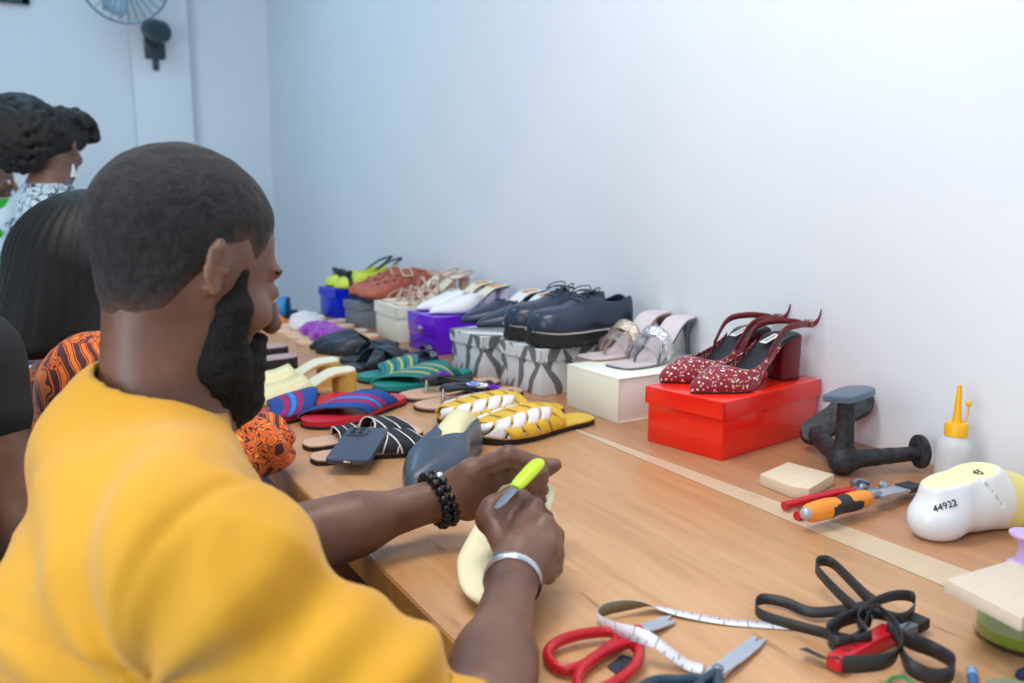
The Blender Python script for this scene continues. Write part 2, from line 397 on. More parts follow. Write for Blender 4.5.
# ---------------------------------------------------------------- shoe boxes
def sidebox(nm, label, fl, ff, length, hgt, m, lidm=None, lid=.03, over=.004, style='lid', dY=None, group=None):
    """fl, ff: pixels of the two front bottom corners; box runs back towards the wall"""
    a = P(*fl); b = P(*ff); u = unit((b-a)[:2]); w = np.linalg.norm((b-a)[:2]); v = np.array([-u[1], u[0]])   # v: into the box
    rot = math.atan2(v[1], v[0]); mid = (a+b)/2; o = thing(nm, label, 'shoe box', (mid[0], mid[1], TZ), rot)
    # local: x = into box (0..length), y = across
    if style == 'lid':
        obj('box_base', box(0.004, length-.004, -w/2+.002, w/2-.002, 0, hgt-.01, .0015), m, o)
        t = .0025
        lp = join(box(-over+.004, length+over-.004, -w/2-over+.002, w/2+over-.002, hgt-t, hgt, .001),
                  box(-over+.004, -over+.004+t, -w/2-over+.002, w/2+over-.002, hgt-lid, hgt-t*.5), box(length+over-.004-t, length+over-.004, -w/2-over+.002, w/2+over-.002, hgt-lid, hgt-t*.5),
                  box(-over+.004, length+over-.004, -w/2-over+.002, -w/2-over+.002+t, hgt-lid, hgt-t*.5), box(-over+.004, length+over-.004, w/2+over-.002-t, w/2+over-.002, hgt-lid, hgt-t*.5))
        obj('lid', lp, lidm or m, o)
    return o, w
# ---------------------------------------------------------------- shoe construction kit (local frame: heel at x=0, toe at x=L, z up)
def pose(heel, toe, Z=TZ):
    a = P(*heel, Z); b = P(*toe, Z); d = b-a; return a, math.atan2(d[1], d[0]), float(np.linalg.norm(d))
ROUND = [(0, 0), (.012, .36), (.05, .6), (.14, .72), (.3, .69), (.45, .74), (.62, .94), (.74, 1), (.86, .94), (.94, .7), (.985, .38), (1, 0)]
POINT = [(0, 0), (.012, .34), (.05, .58), (.14, .7), (.3, .64), (.45, .7), (.58, .92), (.66, 1), (.76, .88), (.87, .56), (.95, .29), (.985, .15), (1, 0)]
SQUARE = [(0, 0), (.012, .5), (.05, .66), (.14, .74), (.3, .72), (.45, .78), (.62, .94), (.76, 1), (.88, .96), (.95, .86), (.988, .66), (1, 0)]
TS = np.concatenate([[0, .006, .02, .04, .07], np.linspace(.1, .9, 25), [.93, .955, .975, .99, 1]])
class Shoe:
    def __init__(s, L=.265, W=.092, out=ROUND, H=0.0, th=.008, u=None, e=.75, side=1, spring=0.0, ball=.64):
        s.L, s.W, s.out, s.th, s.e, s.side = L, W, out, th, e, side
        s.h = [(0, H), (.18, H*.97), (.42, H*.5), (ball, 0), (.85, 0), (1, spring)] if H else [(0, 0), (.8, 0), (1, spring)]
        s.u = u or [(0, .05), (.5, .05), (1, .012)]
    def w(s, t): return s.W/2*np.maximum(ip(s.out, t), 1e-3)
    def c(s, t): return s.side*s.L*.03*np.sin(np.clip(np.asarray(t, float), 0, 1)*4.2-1.0)
    def hz(s, t): return ip(s.h, t)
    def uu(s, t): return ip(s.u, t)
    def pt(s, t, a, lift=0.0, zoff=0.0):
        t = np.asarray(t, float); a = np.asarray(a, float); ca, sa = np.cos(a), np.sin(a)
        y = s.c(t)-np.sign(ca)*np.abs(ca)**s.e*(s.w(t)+lift)
        z = s.hz(t)+s.th+zoff+np.abs(sa)**s.e*(s.uu(t)+lift)
        return np.stack([s.L*t+0*a, y+0*t, z+0*t+0*a], -1)
    def slab(s, z0, z1, grow=0.0, t0=0.0, t1=1.0, follow=True, trim=1.0):
        """sole layer between heights z0..z1 above the footbed curve"""
        ts = t0+(t1-t0)*TS; rg = []
        for t in ts:
            w = (s.w(t)+grow)*trim; x = s.L*t+grow*(2*t-1); c = float(s.c(t)); h = float(s.hz(t))
            rg.append([(x, c-w, h+z0), (x, c-w*.5, h+z0), (x, c+w*.5, h+z0), (x, c+w, h+z0), (x, c+w, h+z1), (x, c+w*.5, h+z1), (x, c-w*.5, h+z1), (x, c-w, h+z1)])
        return loft(rg)
    def patch(s, ta, tb, a0=.0, a1=math.pi, n=10, m=20, lift=.001, zoff=0.0):
        """patch over the instep; ta, tb: numbers or functions of a"""
        A = np.linspace(a0, a1, m); V = []; UV = []
        for i in range(n):
            k = i/(n-1)
            for a in A:
                lo = ta(a) if callable(ta) else ta; hi = tb(a) if callable(tb) else tb
                V.append(s.pt(lo+(hi-lo)*k, a, lift, zoff)); UV.append(((a-a0)/(a1-a0), k))
        return (np.array(V), [(i*m+j, i*m+j+1, (i+1)*m+j+1, (i+1)*m+j) for i in range(n-1) for j in range(m-1)]), UV
    def shell(s, ao, t0=0.0, t1=1.0, n=9, lift=0.0, cut=None):
        """closed upper with a throat; ao(t) = how far up each side reaches (pi/2 = closed on top)"""
        ts = t0+(t1-t0)*TS; V = []; UV = []; Fc = []; cl = []
        for t in ts:
            o = ao(t); o, o2 = o if isinstance(o, tuple) else (o, o); o, o2 = (float(np.clip(v, .05, math.pi/2-.002)) for v in (o, o2)); cl.append(o > math.pi/2-.01 and o2 > math.pi/2-.01)
            A = np.concatenate([np.linspace(0, o, n), np.linspace(math.pi-o2, math.pi, n)])
            for a in A: V.append(s.pt(t, a, lift)); UV.append((a/math.pi, t))
        m = 2*n
        for i in range(len(ts)-1):
            for j in range(m-1):
                if j == n-1 and not (cl[i] and cl[i+1]): continue
                Fc.append((i*m+j, i*m+j+1, (i+1)*m+j+1, (i+1)*m+j))
        return (np.array(V), Fc), UV
    def path(s, tas, n=28, lift=.002, zoff=0.0):
        """smooth curve through (t,a) control points on the instep surface"""
        c = curve(tas, n); return np.array([s.pt(t, a, lift, zoff) for t, a in c])
def strapband(pts, w, up=(0, 0, 1)):
    """flat leather strap: bands stand on edge along the path"""
    return band(pts, up, w)
def blockheel(sh, t0, t1, H, top=.9, bot=.75, flare=0.0):
    rg = []
    for k in np.linspace(0, 1, 7):
        sc = top+(bot-top)*k; tm = (t0+t1)/2; rr = []
        for ang in np.linspace(0, 2*math.pi, 20, endpoint=False):
            ct, st = math.cos(ang), math.sin(ang); q = 3.2
            dx = np.sign(ct)*abs(ct)**(2/q); dy = np.sign(st)*abs(st)**(2/q)
            t = tm+(t1-t0)/2*dx*(1+(sc-top)*.6); rr.append((sh.L*t-flare*k, float(sh.c(tm))+float(sh.w(.12))*sc*dy, max(0, float(sh.hz(max(0, t)))*(1-k))+.0005*(1-k)))
        rg.append(rr)
    return loft(rg)

tan_sole = mat('tan_leather_footbed', srgb(214, 172, 146), .55, .05); black_leather = mat('black_leather', (.014, .016, .02), .42, .1, bump=.08)
black_rubber = mat('black_rubber', (.012, .012, .014), .6); dark_sole = mat('dark_brown_edge', (.05, .03, .022), .5)
white_leather = mat('white_leather', srgb(238, 238, 240), .4, .02); navy_leather = mat('slate_navy_leather', srgb(40, 54, 74), .3, .06, bump=.06)
silver = mat('polished_silver', (.75, .76, .78), .18, .02, metal=1.0); gold_metal = mat('gold_metal', (.8, .6, .25), .25, .02, metal=1.0)
cream_leather = mat('cream_leather', srgb(240, 232, 205), .4, .03)

def flat_sole(sh, o, foot, edge, t=.007, bed=.0025):
    obj('sole', sh.slab(0, t), edge, o); obj('footbed', sh.slab(t, t+bed, -.001), foot, o); sh.th = t+bed

def boxpair(o, label2, toe, Z, bx, L, dy=.093, dr=(0, 0), sh=0.0):
    """stand a pair on its box: toes out over the front edge, heels to the wall"""
    r0 = bx.rotation_euler[2]+math.pi
    if isinstance(toe, float):                     # toes stand out this far over the middle of the front edge
        a = np.array([bx.location[0]+toe*math.cos(r0)+dy/2*math.sin(bx.rotation_euler[2]), bx.location[1]+toe*math.sin(r0)-dy/2*math.cos(bx.rotation_euler[2]), Z])
    else: a = P(*toe, Z)
    for k in (0, 1):
        r = r0+dr[k]; q = o if k == 0 else copy_tree(o); q.rotation_euler = (0, 0, r)
        q.location = (float(a[0]-L*math.cos(r)+(sh if k else 0)), float(a[1]-L*math.sin(r)+dy*k), float(Z)+.0003)
    q['label'] = label2; return q
# ------------------------------------------------ red box with rhinestone slingback pumps
redm = mat('red_gloss_card', srgb(250, 38, 20), .22, .02, coat=.3)
rb, rbw = sidebox('shoe_box', 'glossy red shoe box carrying the rhinestone pumps', (645, 441), (721, 462), .302, .1045, redm, lid=.031)
t = NT('ruby_suede_with_stones'); co = t.coord('Object', (165, 165, 165)); vo = t.n('ShaderNodeTexVoronoi'); t.l(co, vo.inputs[0])
vo.inputs['Scale'].default_value = 1.0; vo.inputs['Randomness'].default_value = .75
rs = t.n('ShaderNodeSeparateColor'); t.l(vo.outputs['Color'], rs.inputs[0])
dot = t.math('MULTIPLY', t.math('LESS_THAN', vo.outputs['Distance'], .34), t.math('GREATER_THAN', rs.outputs[1], .06))
tint = t.ramp(rs.outputs[0], [(0, (.95, .9, .85)), (.35, (.95, .62, .3)), (.55, (.95, .75, .72)), (.75, (.8, .35, .3)), (.9, (.75, .8, .95))], True)
t.base(t.mix(dot, (.25, .008, .025), tint)); t.set(rough=.5, sheen=.2); t.l(t.math('SUBTRACT', .62, t.math('MULTIPLY', dot, .45)), t.b.inputs['Roughness'])
t.l(t.math('MULTIPLY', dot, .25), t.b.inputs['Metallic']); t.bump(dot, .25, .001)
stonem = t.m; burg = mat('burgundy_leather', srgb(110, 14, 28), .35, .08); padm = mat('black_insole_leather', (.018, .02, .026), .4, .15, bump=.2, bscale=60)
def make_pump(label):
    o = thing('slingback_pump', label, 'shoe', group='rhinestone pumps on the red box')
    s = Shoe(.272, .09, POINT, H=.082, th=.003, u=[(0, .05), (.3, .024), (.46, .03), (.6, .042), (.76, .041), (.88, .03), (.96, .02), (1, .008)], e=.8, ball=.66)
    obj('sole', s.slab(0, .003), black_rubber, o)
    obj('insole', s.slab(.003, .0055, -.003), padm, o)
    ao = lambda t: float(ip([(0, .3), (.3, .28), (.42, .42), (.58, .72), (.68, 1.0), (.73, 1.3), (.76, 1.57), (1, 1.58)], t))
    V, uv = s.shell(ao, .3, 1.0); obj('upper', V, stonem, o, uv=uv, solid=.0018)
    obj('heel', blockheel(s, .0, .2, .082, .86, .8), burg, o); obj('heel_cap', move(blockheel(s, .0, .2, .082, .86, .8), (0, 0, .0), scale=(1, 1, .03)), black_rubber, o)
    # label patch in the heel seat
    c = float(s.hz(.2))+.0062; obj('insole_label', move(box(-.021, .021, -.008, .008, 0, .0006), (.075, float(s.c(.25)), c-.0045), (0, .3, 0)), white_leather, o, 'white maker label')
    lb = move(join(*[box(-.014+i*.005, -.0115+i*.005, -.0035, .0035, .0006, .0009) for i in range(6)]), (.075, float(s.c(.25)), c-.0045), (0, .3, 0)); obj('label_lettering', lb, black_leather, o)
    # sling strap: from each side, back and round behind the heel
    a = s.pt(.44, .45, .001); b = s.pt(.44, math.pi-.45, .001)
    pts = curve([a, (.085, a[1]*1.08, .1), (.035, a[1]*1.0, .108), (-.008, a[1]*.55, .104), (-.02, 0, .1), (-.008, b[1]*.55, .104), (.035, b[1]*1.0, .108), (.085, b[1]*1.08, .1), b], 48)
    (V, F), uv = band(pts, (0, 0, 1), .012); st = obj('sling_strap', (V, F), burg, o, solid=.002, soff=0)
    obj('buckle', move(join(box(-.008, .008, -.001, .001, .006, .008), box(-.008, .008, -.001, .001, -.008, -.006), box(-.008, -.006, -.001, .001, -.008, .008), box(.006, .008, -.001, .001, -.008, .008)), (.0, .026, .106), (0, 0, -.7)), gold_metal, st)
    (V, F), _ = band(curve([(.006, .031, .107), (-.008, .03, .104), (-.02, .032, .112), (-.026, .033, .128)], 10), (0, 0, 1), .011); obj('strap_end', (V, F), burg, st, solid=.002, soff=0)
    return o
ztop = TZ+.1045+.0003
pump = make_pump('rhinestone studded burgundy slingback pump nearer the front edge of the red box')
boxpair(pump, 'rhinestone studded burgundy slingback pump behind its mate on the red box', (690, 393), ztop, rb, .272, .09, (-.13, -.17), .014)

# ------------------------------------------------ cream box with clear and gold heeled sandals
ivory = mat('ivory_card', srgb(247, 247, 241), .45, .012)
cb, w = sidebox('shoe_box', 'ivory flap shoe box between the red box and the swirl patterned boxes', (567, 405), (618, 423.5), .30, .091, ivory, style='flap')
obj('box_base', box(.002, .30, -w/2+.002, w/2-.002, .0015, .0885, .001), ivory, cb)
obj('flap', join(box(-.0005, .0015, -w/2, w/2, 0, .089, .0005), box(-.001, .301, -w/2-.0005, w/2+.0005, .089, .091, .0008), box(0, .3, -w/2, w/2, 0, .0015)), mat('yellowish_ivory_card', srgb(247, 247, 232), .45, .012), cb)
t = NT('crushed_rhinestone'); co = t.coord('Object', (330, 330, 330)); vo = t.n('ShaderNodeTexVoronoi', i_Scale=1.0); t.l(co, vo.inputs[0])
t.base(t.ramp(vo.outputs['Color'], [(0, (.25, .14, .08)), (.35, (.75, .55, .42)), (.7, (.95, .85, .75))])); t.set(rough=.15, metal=.7); t.bump(vo.outputs['Distance'], .8, .002); goldstone = t.m
t = NT('silver_rhinestone'); co = t.coord('Object', (300, 300, 300)); vo = t.n('ShaderNodeTexVoronoi', i_Scale=1.0); t.l(co, vo.inputs[0])
t.base(t.ramp(vo.outputs['Color'], [(0, (.2, .22, .26)), (.4, (.7, .72, .76)), (.75, (.97, .97, 1))])); t.set(rough=.12, metal=.75); t.bump(vo.outputs['Distance'], .8, .002); silverstone = t.m
clearm = mat('clear_vinyl', (.93, .9, .9), .12, .01, trans=.85, alpha=.55, ior=1.2)
def make_sandal_heel(label, stone, edge, bedm):
    o = thing('heeled_sandal', label, 'shoe', group='heeled sandals on the ivory box')
    s = Shoe(.262, .082, SQUARE, H=.083, th=.003, u=[(0, .05), (.45, .052), (.62, .05), (.8, .032), (1, .01)], e=.8, ball=.66)
    obj('sole', s.slab(0, .0035), edge, o); obj('footbed', s.slab(.0035, .006, -.002), bedm, o)
    V, uv = s.patch(lambda a: .50+.03*math.sin(a), lambda a: .585+.03*math.sin(a), n=6, m=24, lift=.004); obj('instep_strap', V, stone, o, uv=uv, solid=.006)
    V, uv = s.patch(lambda a: .6+.02*math.sin(a), lambda a: .69+.05*math.sin(a), n=6, m=24, lift=.001); obj('vamp_strap', V, clearm, o, 'clear vinyl strap', uv=uv, solid=.0012)
    p1 = [s.pt(.63, math.pi/2, .003), s.pt(.7, math.pi/2+.1, -.004), s.pt(.755, math.pi/2, -.016), (s.L*.785, float(s.c(.78)), .008)]
    obj('toe_strap', tube(curve(p1, 14), .0032, 8), edge, o)
    for sg in (0, math.pi):
        obj('side_strap', tube(curve([s.pt(.68, sg, .001), s.pt(.66, sg+(.35 if sg == 0 else -.35), .003), s.pt(.6, sg+(.7 if sg == 0 else -.7), .003)], 10), .0026, 6), edge, o)
    hl = loft([[(s.L*.055-.01*k+(.011-.0065*k)*math.cos(a), float(s.c(.06))+(.02-.0155*min(1, 2.2*k))*math.sin(a), .083*(1-k)) for a in np.linspace(0, 2*math.pi, 14, endpoint=False)] for k in np.linspace(0, 1, 9)])
    obj('heel', hl, edge, o); return o
z = TZ+.0912; pinkbed = mat('blush_insole', srgb(224, 210, 212), .4); taupe = mat('taupe_patent', srgb(150, 120, 112), .25); darksil = mat('gunmetal_patent', srgb(92, 98, 112), .22, metal=.3)
a1 = make_sandal_heel('gold stone strapped heeled sandal behind the silver one on the ivory box', goldstone, taupe, pinkbed)

a2 = make_sandal_heel('silver stone strapped gunmetal heeled sandal at the front of the ivory box', silverstone, darksil, pinkbed)
for o_, toe, dr_ in ((a1, (584, 360), .12), (a2, (616, 368.5), .2)):
    q = P(*toe, z); r = cb.rotation_euler[2]+math.pi+dr_; o_.location = (float(q[0]-.262*math.cos(r)), float(q[1]-.262*math.sin(r)), z+.0003); o_.rotation_euler = (0, 0, r)

# ------------------------------------------------ two swirl patterned boxes
t = NT('grey_swirl_print'); co = t.coord('Object', (1, 1, 1)); sp = t.n('ShaderNodeSeparateXYZ'); t.l(co, sp.inputs[0]); X_, Y_, Z_ = sp.outputs
side = t.math('ADD', t.math('MULTIPLY', X_, .9), Y_)                     # runs round the corner of the box
def swoosh(scale, bend, shift, wmax, vs, ph):
    wob = t.math('SINE', t.math('ADD', t.math('ADD', t.math('MULTIPLY', Z_, vs*.8), t.math('MULTIPLY', side, 11.0)), ph))
    u = t.math('MULTIPLY', t.math('ADD', t.math('ADD', side, t.math('MULTIPLY', wob, bend)), shift), scale)
    cell = t.math('FLOOR', u); d = t.math('ABSOLUTE', t.math('SUBTRACT', t.math('FRACT', u), .5))
    wd = t.math('SUBTRACT', t.math('MULTIPLY', t.math('ABSOLUTE', t.math('SINE', t.math('ADD', t.math('ADD', t.math('MULTIPLY', Z_, vs), t.math('MULTIPLY', X_, 7.0)), t.math('ADD', t.math('MULTIPLY', cell, 1.9), ph)))), wmax), .05)
    return t.math('LESS_THAN', d, wd)
m_ = t.math('MAXIMUM', swoosh(17, .03, 0, .25, 30, 0.4), swoosh(11, -.045, .03, .2, 34, 1.9))
t.base(t.mix(m_, srgb(226, 229, 232), srgb(116, 119, 122))); t.set(rough=.4); swirl = t.m
b2, w = sidebox('shoe_box', 'white and grey swirl shoe box under the chunky lace-up shoes', (499.3, 383.6), (540, 397), .31, .1078, swirl, lid=.03)
b1, w = sidebox('shoe_box', 'white and grey swirl shoe box under the navy mules', (450.5, 369), (483, 380), .31, .107, swirl, lid=.03)

def make_oxford(label):
    o = thing('derby_shoe', label, 'shoe', group='chunky navy lace-up shoes')
    s = Shoe(.275, .097, ROUND, H=0, th=.034, u=[(0, .068), (.06, .08), (.2, .072), (.36, .073), (.46, .079), (.56, .07), (.68, .056), (.82, .05), (.92, .043), (.975, .029), (1, .006)], e=.72, spring=.004)
    obj('sole', s.slab(.004, .029, .002), black_rubber, o, 'thick black lugged sole')
    lug = []
    for t_ in np.linspace(.05, .95, 14):
        wd = float(s.w(t_))+.0035; lug.append(box(s.L*t_-.0065, s.L*t_+.0065, float(s.c(t_))-wd, float(s.c(t_))+wd, float(s.hz(t_))+.0, float(s.hz(t_))+.014, .001))
    obj('tread', join(*lug), black_rubber, o)
    wl = s.slab(.029, .0335, .0035); obj('welt', wl, mat('charcoal_welt', (.03, .035, .045), .5), o)
    st = []
    for k in range(150):
        t_ = .004+.992*(k/149)
        for sg in (-1, 1):
            y = float(s.c(t_))+sg*(float(s.w(t_))+.003); x = s.L*t_+.0035*(2*t_-1)
            if k % 2 == 0: st.append(box(x-.0013, x+.0013, y-.0012, y+.0012, float(s.hz(t_))+.032, float(s.hz(t_))+.0347))
    obj('welt_stitching', join(*st), mat('cream_thread', srgb(226, 220, 208), .7), o, 'pale stitching')
    ao = lambda t: float(ip([(0, 1.05), (.05, 1.0), (.2, .88), (.34, .95), (.4, 1.25), (.44, 1.57), (1, 1.58)], t))
    V, uv = s.shell(ao, 0, 1); obj('upper', V, navy_leather, o, uv=uv, solid=.003)
    obj('lining', s.slab(.034, .038, -.004), black_leather, o)
    for sg in (0, 1):          # eyelet facings with their curved front seam
        f = lambda a: a if sg == 0 else math.pi-a
        A = np.linspace(.3, 1.38, 12); V = []
        for k in np.linspace(0, 1, 8):
            for a in A:
                hi = float(ip([(.3, .36), (.7, .5), (1.1, .6), (1.38, .63)], a)); lo = .33 if a < 1.2 else .38; V.append(s.pt(lo+(hi-lo)*k, f(a), .0016))
        obj('facing', (np.array(V), [(i*12+j, i*12+j+1, (i+1)*12+j+1, (i+1)*12+j) for i in range(7) for j in range(11)]), navy_leather, o, solid=.0016)
    V, uv = s.patch(.36, .5, 1.25, math.pi-1.25, 6, 8, lift=.004, zoff=.006); obj('tongue', V, navy_leather, o, solid=.003)
    lc = []
    for i, t_ in enumerate((.43, .485, .54, .59)): lc.append(tube(s.path([(t_, 1.2), (t_+.008, math.pi/2), (t_, math.pi-1.2)], 10, .004), .0016, 6))
    q = s.pt(.43, math.pi/2, .006)
    for sg in (-1, 1):
        lc.append(tube(curve([q, q+(-.01, sg*.02, .012), q+(.006, sg*.045, .008), q+(.028, sg*.04, -.004), q+(.02, sg*.012, .004), q], 22), .0014, 6))
        lc.append(tube(curve([q, q+(.015, sg*.02, .004), q+(.04, sg*.034, -.012)], 10), .0014, 6))
    obj('laces', join(*lc), black_leather, o); return o
z = TZ+.108
ox = make_oxford('chunky navy lace-up derby shoe nearer the front of its swirl box')
boxpair(ox, 'chunky navy lace-up derby shoe behind its mate, half hidden on the swirl box', (530, 347), z, b2, .275, .108, (-.1, -.08), .0)

orange_lab = mat('orange_label', srgb(240, 150, 60), .5)
def make_mule(label, name, up, lining, H, heelh, labm, out=POINT, group=None, t_open=.55, edge=black_rubber, kitten=False, label_part=True, U=None, L=.265, W=.09):
    o = thing(name, label, 'shoe', group=group)
    s = Shoe(L, W, out, H=H, th=.004, u=U or [(0, .05), (.4, .045), (.55, .046), (.7, .037), (.85, .024), (.95, .014), (1, .004)], e=.72)
    obj('sole', s.slab(0, .004), edge, o); obj('insole', s.slab(.004, .0065, -.002), lining, o)
    ao = lambda t: float(ip([(0, .3), (t_open-.12, .25), (t_open-.04, .75), (t_open+.02, 1.2), (t_open+.05, 1.57), (1, 1.58)], t))
    V, uv = s.shell(ao, t_open-.14, 1); obj('upper', V, up, o, uv=uv, solid=.002)
    if H: obj('heel', blockheel(s, .01, .15 if kitten else .2, H, .8, .45 if kitten else .75), up if kitten else edge, o)
    if label_part:
        a = -math.atan2(float(s.hz(.2)-s.hz(.12)), s.L*.08); obj('insole_label', move(box(-.02, .02, -.014, .014, 0, .0008), (s.L*.16, float(s.c(.16)), float(s.hz(.16))+.0066), (0, a, 0)), labm, o, 'orange label')
    return o
z = TZ+.1073
nm = make_mule('slate navy pointed mule nearer the front edge of its swirl box', 'pointed_mule', navy_leather, white_leather, .068, .068, orange_lab, group='slate navy mules on the swirl box')
boxpair(nm, 'slate navy pointed mule behind its mate on the swirl box', (477, 327.5), z, b1, .265)

# ------------------------------------------------ purple box with white mules
purple = mat('purple_gloss_card', srgb(104, 26, 214), .25, .03, coat=.25)
pb, w = sidebox('shoe_box', 'glossy purple shoe box with a small round magnet stud', (408.5, 346.5), (435.5, 355.8), .30, .1075, purple, style='flap')
obj('box_base', box(.002, .30, -w/2+.002, w/2-.002, .0, .105, .001), purple, pb)
obj('flap', join(box(-.001, .001, -w/2, w/2, .055, .1055, .0005), box(-.001, .301, -w/2, w/2, .1055, .1075, .0008)), purple, pb)
obj('stud', move(lathe([(.011, 0), (.011, .0015), (.006, .004), (.001, .0045)], 18), (-.0012, w*.03, .064), (0, -math.pi/2, 0)), silver, pb, 'silver magnet stud')
z = TZ+.1078
wm = make_mule('white pointed mule nearer the front edge of the purple box', 'pointed_mule', white_leather, cream_leather, .066, .066, orange_lab, group='white mules on the purple box', kitten=True)
boxpair(wm, 'white pointed mule behind its mate on the purple box', (430, 314.5), z, pb, .265)

# ------------------------------------------------ far cream box with strappy heels
fb, w = sidebox('shoe_box', 'tall cream shoe box beside the purple box', (375, 334), (396.5, 343.5), .30, .11, mat('cream_card', srgb(232, 232, 214), .45, .012), lid=.034)
beige = mat('rose_beige_leather', srgb(196, 160, 142), .35, .1)
def make_strappy(label):
    o = thing('strappy_heel', label, 'shoe', group='beige strappy heels on the cream box')
    s = Shoe(.255, .086, ROUND, H=.075, th=.004, u=[(0, .05), (.4, .04), (.6, .036), (.8, .026), (1, .01)], e=.85)
    obj('sole', s.slab(0, .004), beige, o); obj('footbed', s.slab(.004, .006, -.002), cream_leather, o)
    for t0, t1 in ((.5, .76), (.76, .5), (.62, .88), (.88, .62)):
        V, uv = s.patch(lambda a: t0+(t1-t0)*a/math.pi-.014, lambda a: t0+(t1-t0)*a/math.pi+.014, n=3, m=16, lift=.002+.012*max(0, t1-t0)); obj('strap', V, beige, o, solid=.0025)
    V, uv = s.patch(.46, .49, n=3, m=16); obj('strap', V, beige, o, solid=.0025)
    an = curve([(.02, -.03, .085), (-.006, -.014, .094), (-.006, .014, .094), (.02, .03, .085), (.07, .034, .075), (.105, .0, .098), (.07, -.034, .075)], 30, True)
    obj('ankle_strap', tube(np.vstack([an, an[:1]]), .003, 6, 1), beige, o)
    obj('heel', blockheel(s, .0, .12, .075, .62, .4), beige, o); return o
z = TZ+.1103
st = make_strappy('rose beige strappy heel nearer the front of the tall cream box')
boxpair(st, 'rose beige strappy heel behind its mate on the tall cream box', -.012, z, fb, .255)

# ------------------------------------------------ grey box with rust clogs, blue box with lime shoes
gb, w = sidebox('shoe_box', 'slate grey lidded shoe box under the rust brown shoes', (344, 324.5), (361, 329.5), .30, .088, mat('slate_grey_card', srgb(112, 122, 134), .5, .03), lid=.024)
rust = mat('rust_leather', srgb(178, 92, 72), .42, .12, bump=.1)
def make_clog(label):
    o = thing('buckled_shoe', label, 'shoe', group='rust brown buckled shoes on the grey box')
    s = Shoe(.28, .092, ROUND, H=0, th=.012, u=[(0, .082), (.1, .09), (.3, .088), (.5, .08), (.7, .06), (.86, .04), (.95, .028), (1, .008)], e=.62, spring=.008)
    obj('sole', s.slab(0, .012, .002), black_rubber, o)
    ao = lambda t: float(ip([(0, 1.15), (.2, .95), (.34, 1.1), (.4, 1.57), (1, 1.58)], t))
    V, uv = s.shell(ao); obj('upper', V, rust, o, solid=.003)
    for t_, a in ((.62, 2.25), (.72, 2.05), (.62, 1.65), (.72, 1.4), (.8, 1.8), (.56, 1.95)):
        p = s.pt(t_, a, .002); obj('cutout', ball(p, .006, 10, 6, (1.5, .8, .6)), black_leather, o)
    V, uv = s.patch(.38, .5, math.pi-2.2, math.pi-.25, 5, 20, lift=.003); sp = obj('buckle_strap', V, rust, o, solid=.003)
    q = s.pt(.44, math.pi-1.05, .009); bk = join(box(-.02, .02, -.003, .003, .014, .019, .001), box(-.02, .02, -.003, .003, -.019, -.014, .001), box(-.02, -.015, -.003, .003, -.019, .019, .001), box(.015, .02, -.003, .003, -.019, .019, .001))
    obj('buckle', move(bk, q, (.7-math.pi, 0, 0)), mat('pale_gold_buckle', (.85, .72, .6), .3, metal=.8), sp, 'pale gold buckle'); return o
z = TZ+.0883
cl = make_clog('rust brown buckled shoe nearer the front of the slate grey box')
boxpair(cl, 'rust brown buckled shoe behind its mate on the slate grey box', -.005, z, gb, .285, .1)
bb, w = sidebox('shoe_box', 'royal blue shoe box farthest along the table', (319.5, 315), (336, 320), .30, .108, mat('royal_blue_card', srgb(8, 40, 205), .3, .04, coat=.15), lid=.03)
lime = mat('lime_leather', srgb(206, 224, 70), .4, .04)
def make_bow(label):
    o = thing('bow_pump', label, 'shoe', group='lime bow shoes on the blue box')
    s = Shoe(.25, .086, ROUND, H=.03, th=.004, u=[(0, .05), (.4, .046), (.6, .05), (.8, .042), (.95, .026), (1, .008)], e=.7)
    obj('sole', s.slab(0, .004), black_rubber, o); obj('insole', s.slab(.004, .006, -.002), lime, o)
    ao = lambda t: float(ip([(0, .5), (.3, .45), (.5, .8), (.58, 1.2), (.62, 1.57), (1, 1.58)], t)); V, uv = s.shell(ao, .0, 1); obj('upper', V, lime, o, solid=.002)
    obj('heel', blockheel(s, .01, .2, .03, .8, .75), black_rubber, o)
    V, uv = s.patch(.8, .86, n=3, m=16, lift=.003); bw = obj('bow_band', V, black_leather, o, solid=.003)
    q = s.pt(.82, math.pi/2, .008); obj('bow', join(*[move(ball((0, 0, 0), 1, 12, 8, (.012, .022, .009)), q+(0, sg*.022, .004), (sg*.35, 0, 0)) for sg in (-1, 1)], ball(q, .009)), black_leather, bw)
    an = curve([(.075, -.038, .05), (.02, -.03, .085), (-.02, 0, .1), (.02, .03, .085), (.075, .038, .05)], 26); (V, F), _ = band(an, (0, 0, 1), .008); obj('sling_strap', (V, F), black_leather, o, solid=.002); return o
z = TZ+.1083
bo = make_bow('lime shoe with a black bow nearer the front of the blue box')
boxpair(bo, 'lime shoe with a black bow behind its mate on the blue box', -.012, z, bb, .25, .092)
# ---------------------------------------------------------------- shoes laid out on the table itself
def put(o, heel, toe, Z=TZ, dz=0.0, dr=0.0):
    a, r, L = pose(heel, toe, Z); o.location = (float(a[0]), float(a[1]), Z+.0003+dz); o.rotation_euler = (0, 0, r+dr); return o
def pair(o, label2, heel, toe, dz=0.0, dr=0.0, Z=TZ):
    c = copy_tree(o); c['label'] = label2; return put(c, heel, toe, Z, dz, dr)

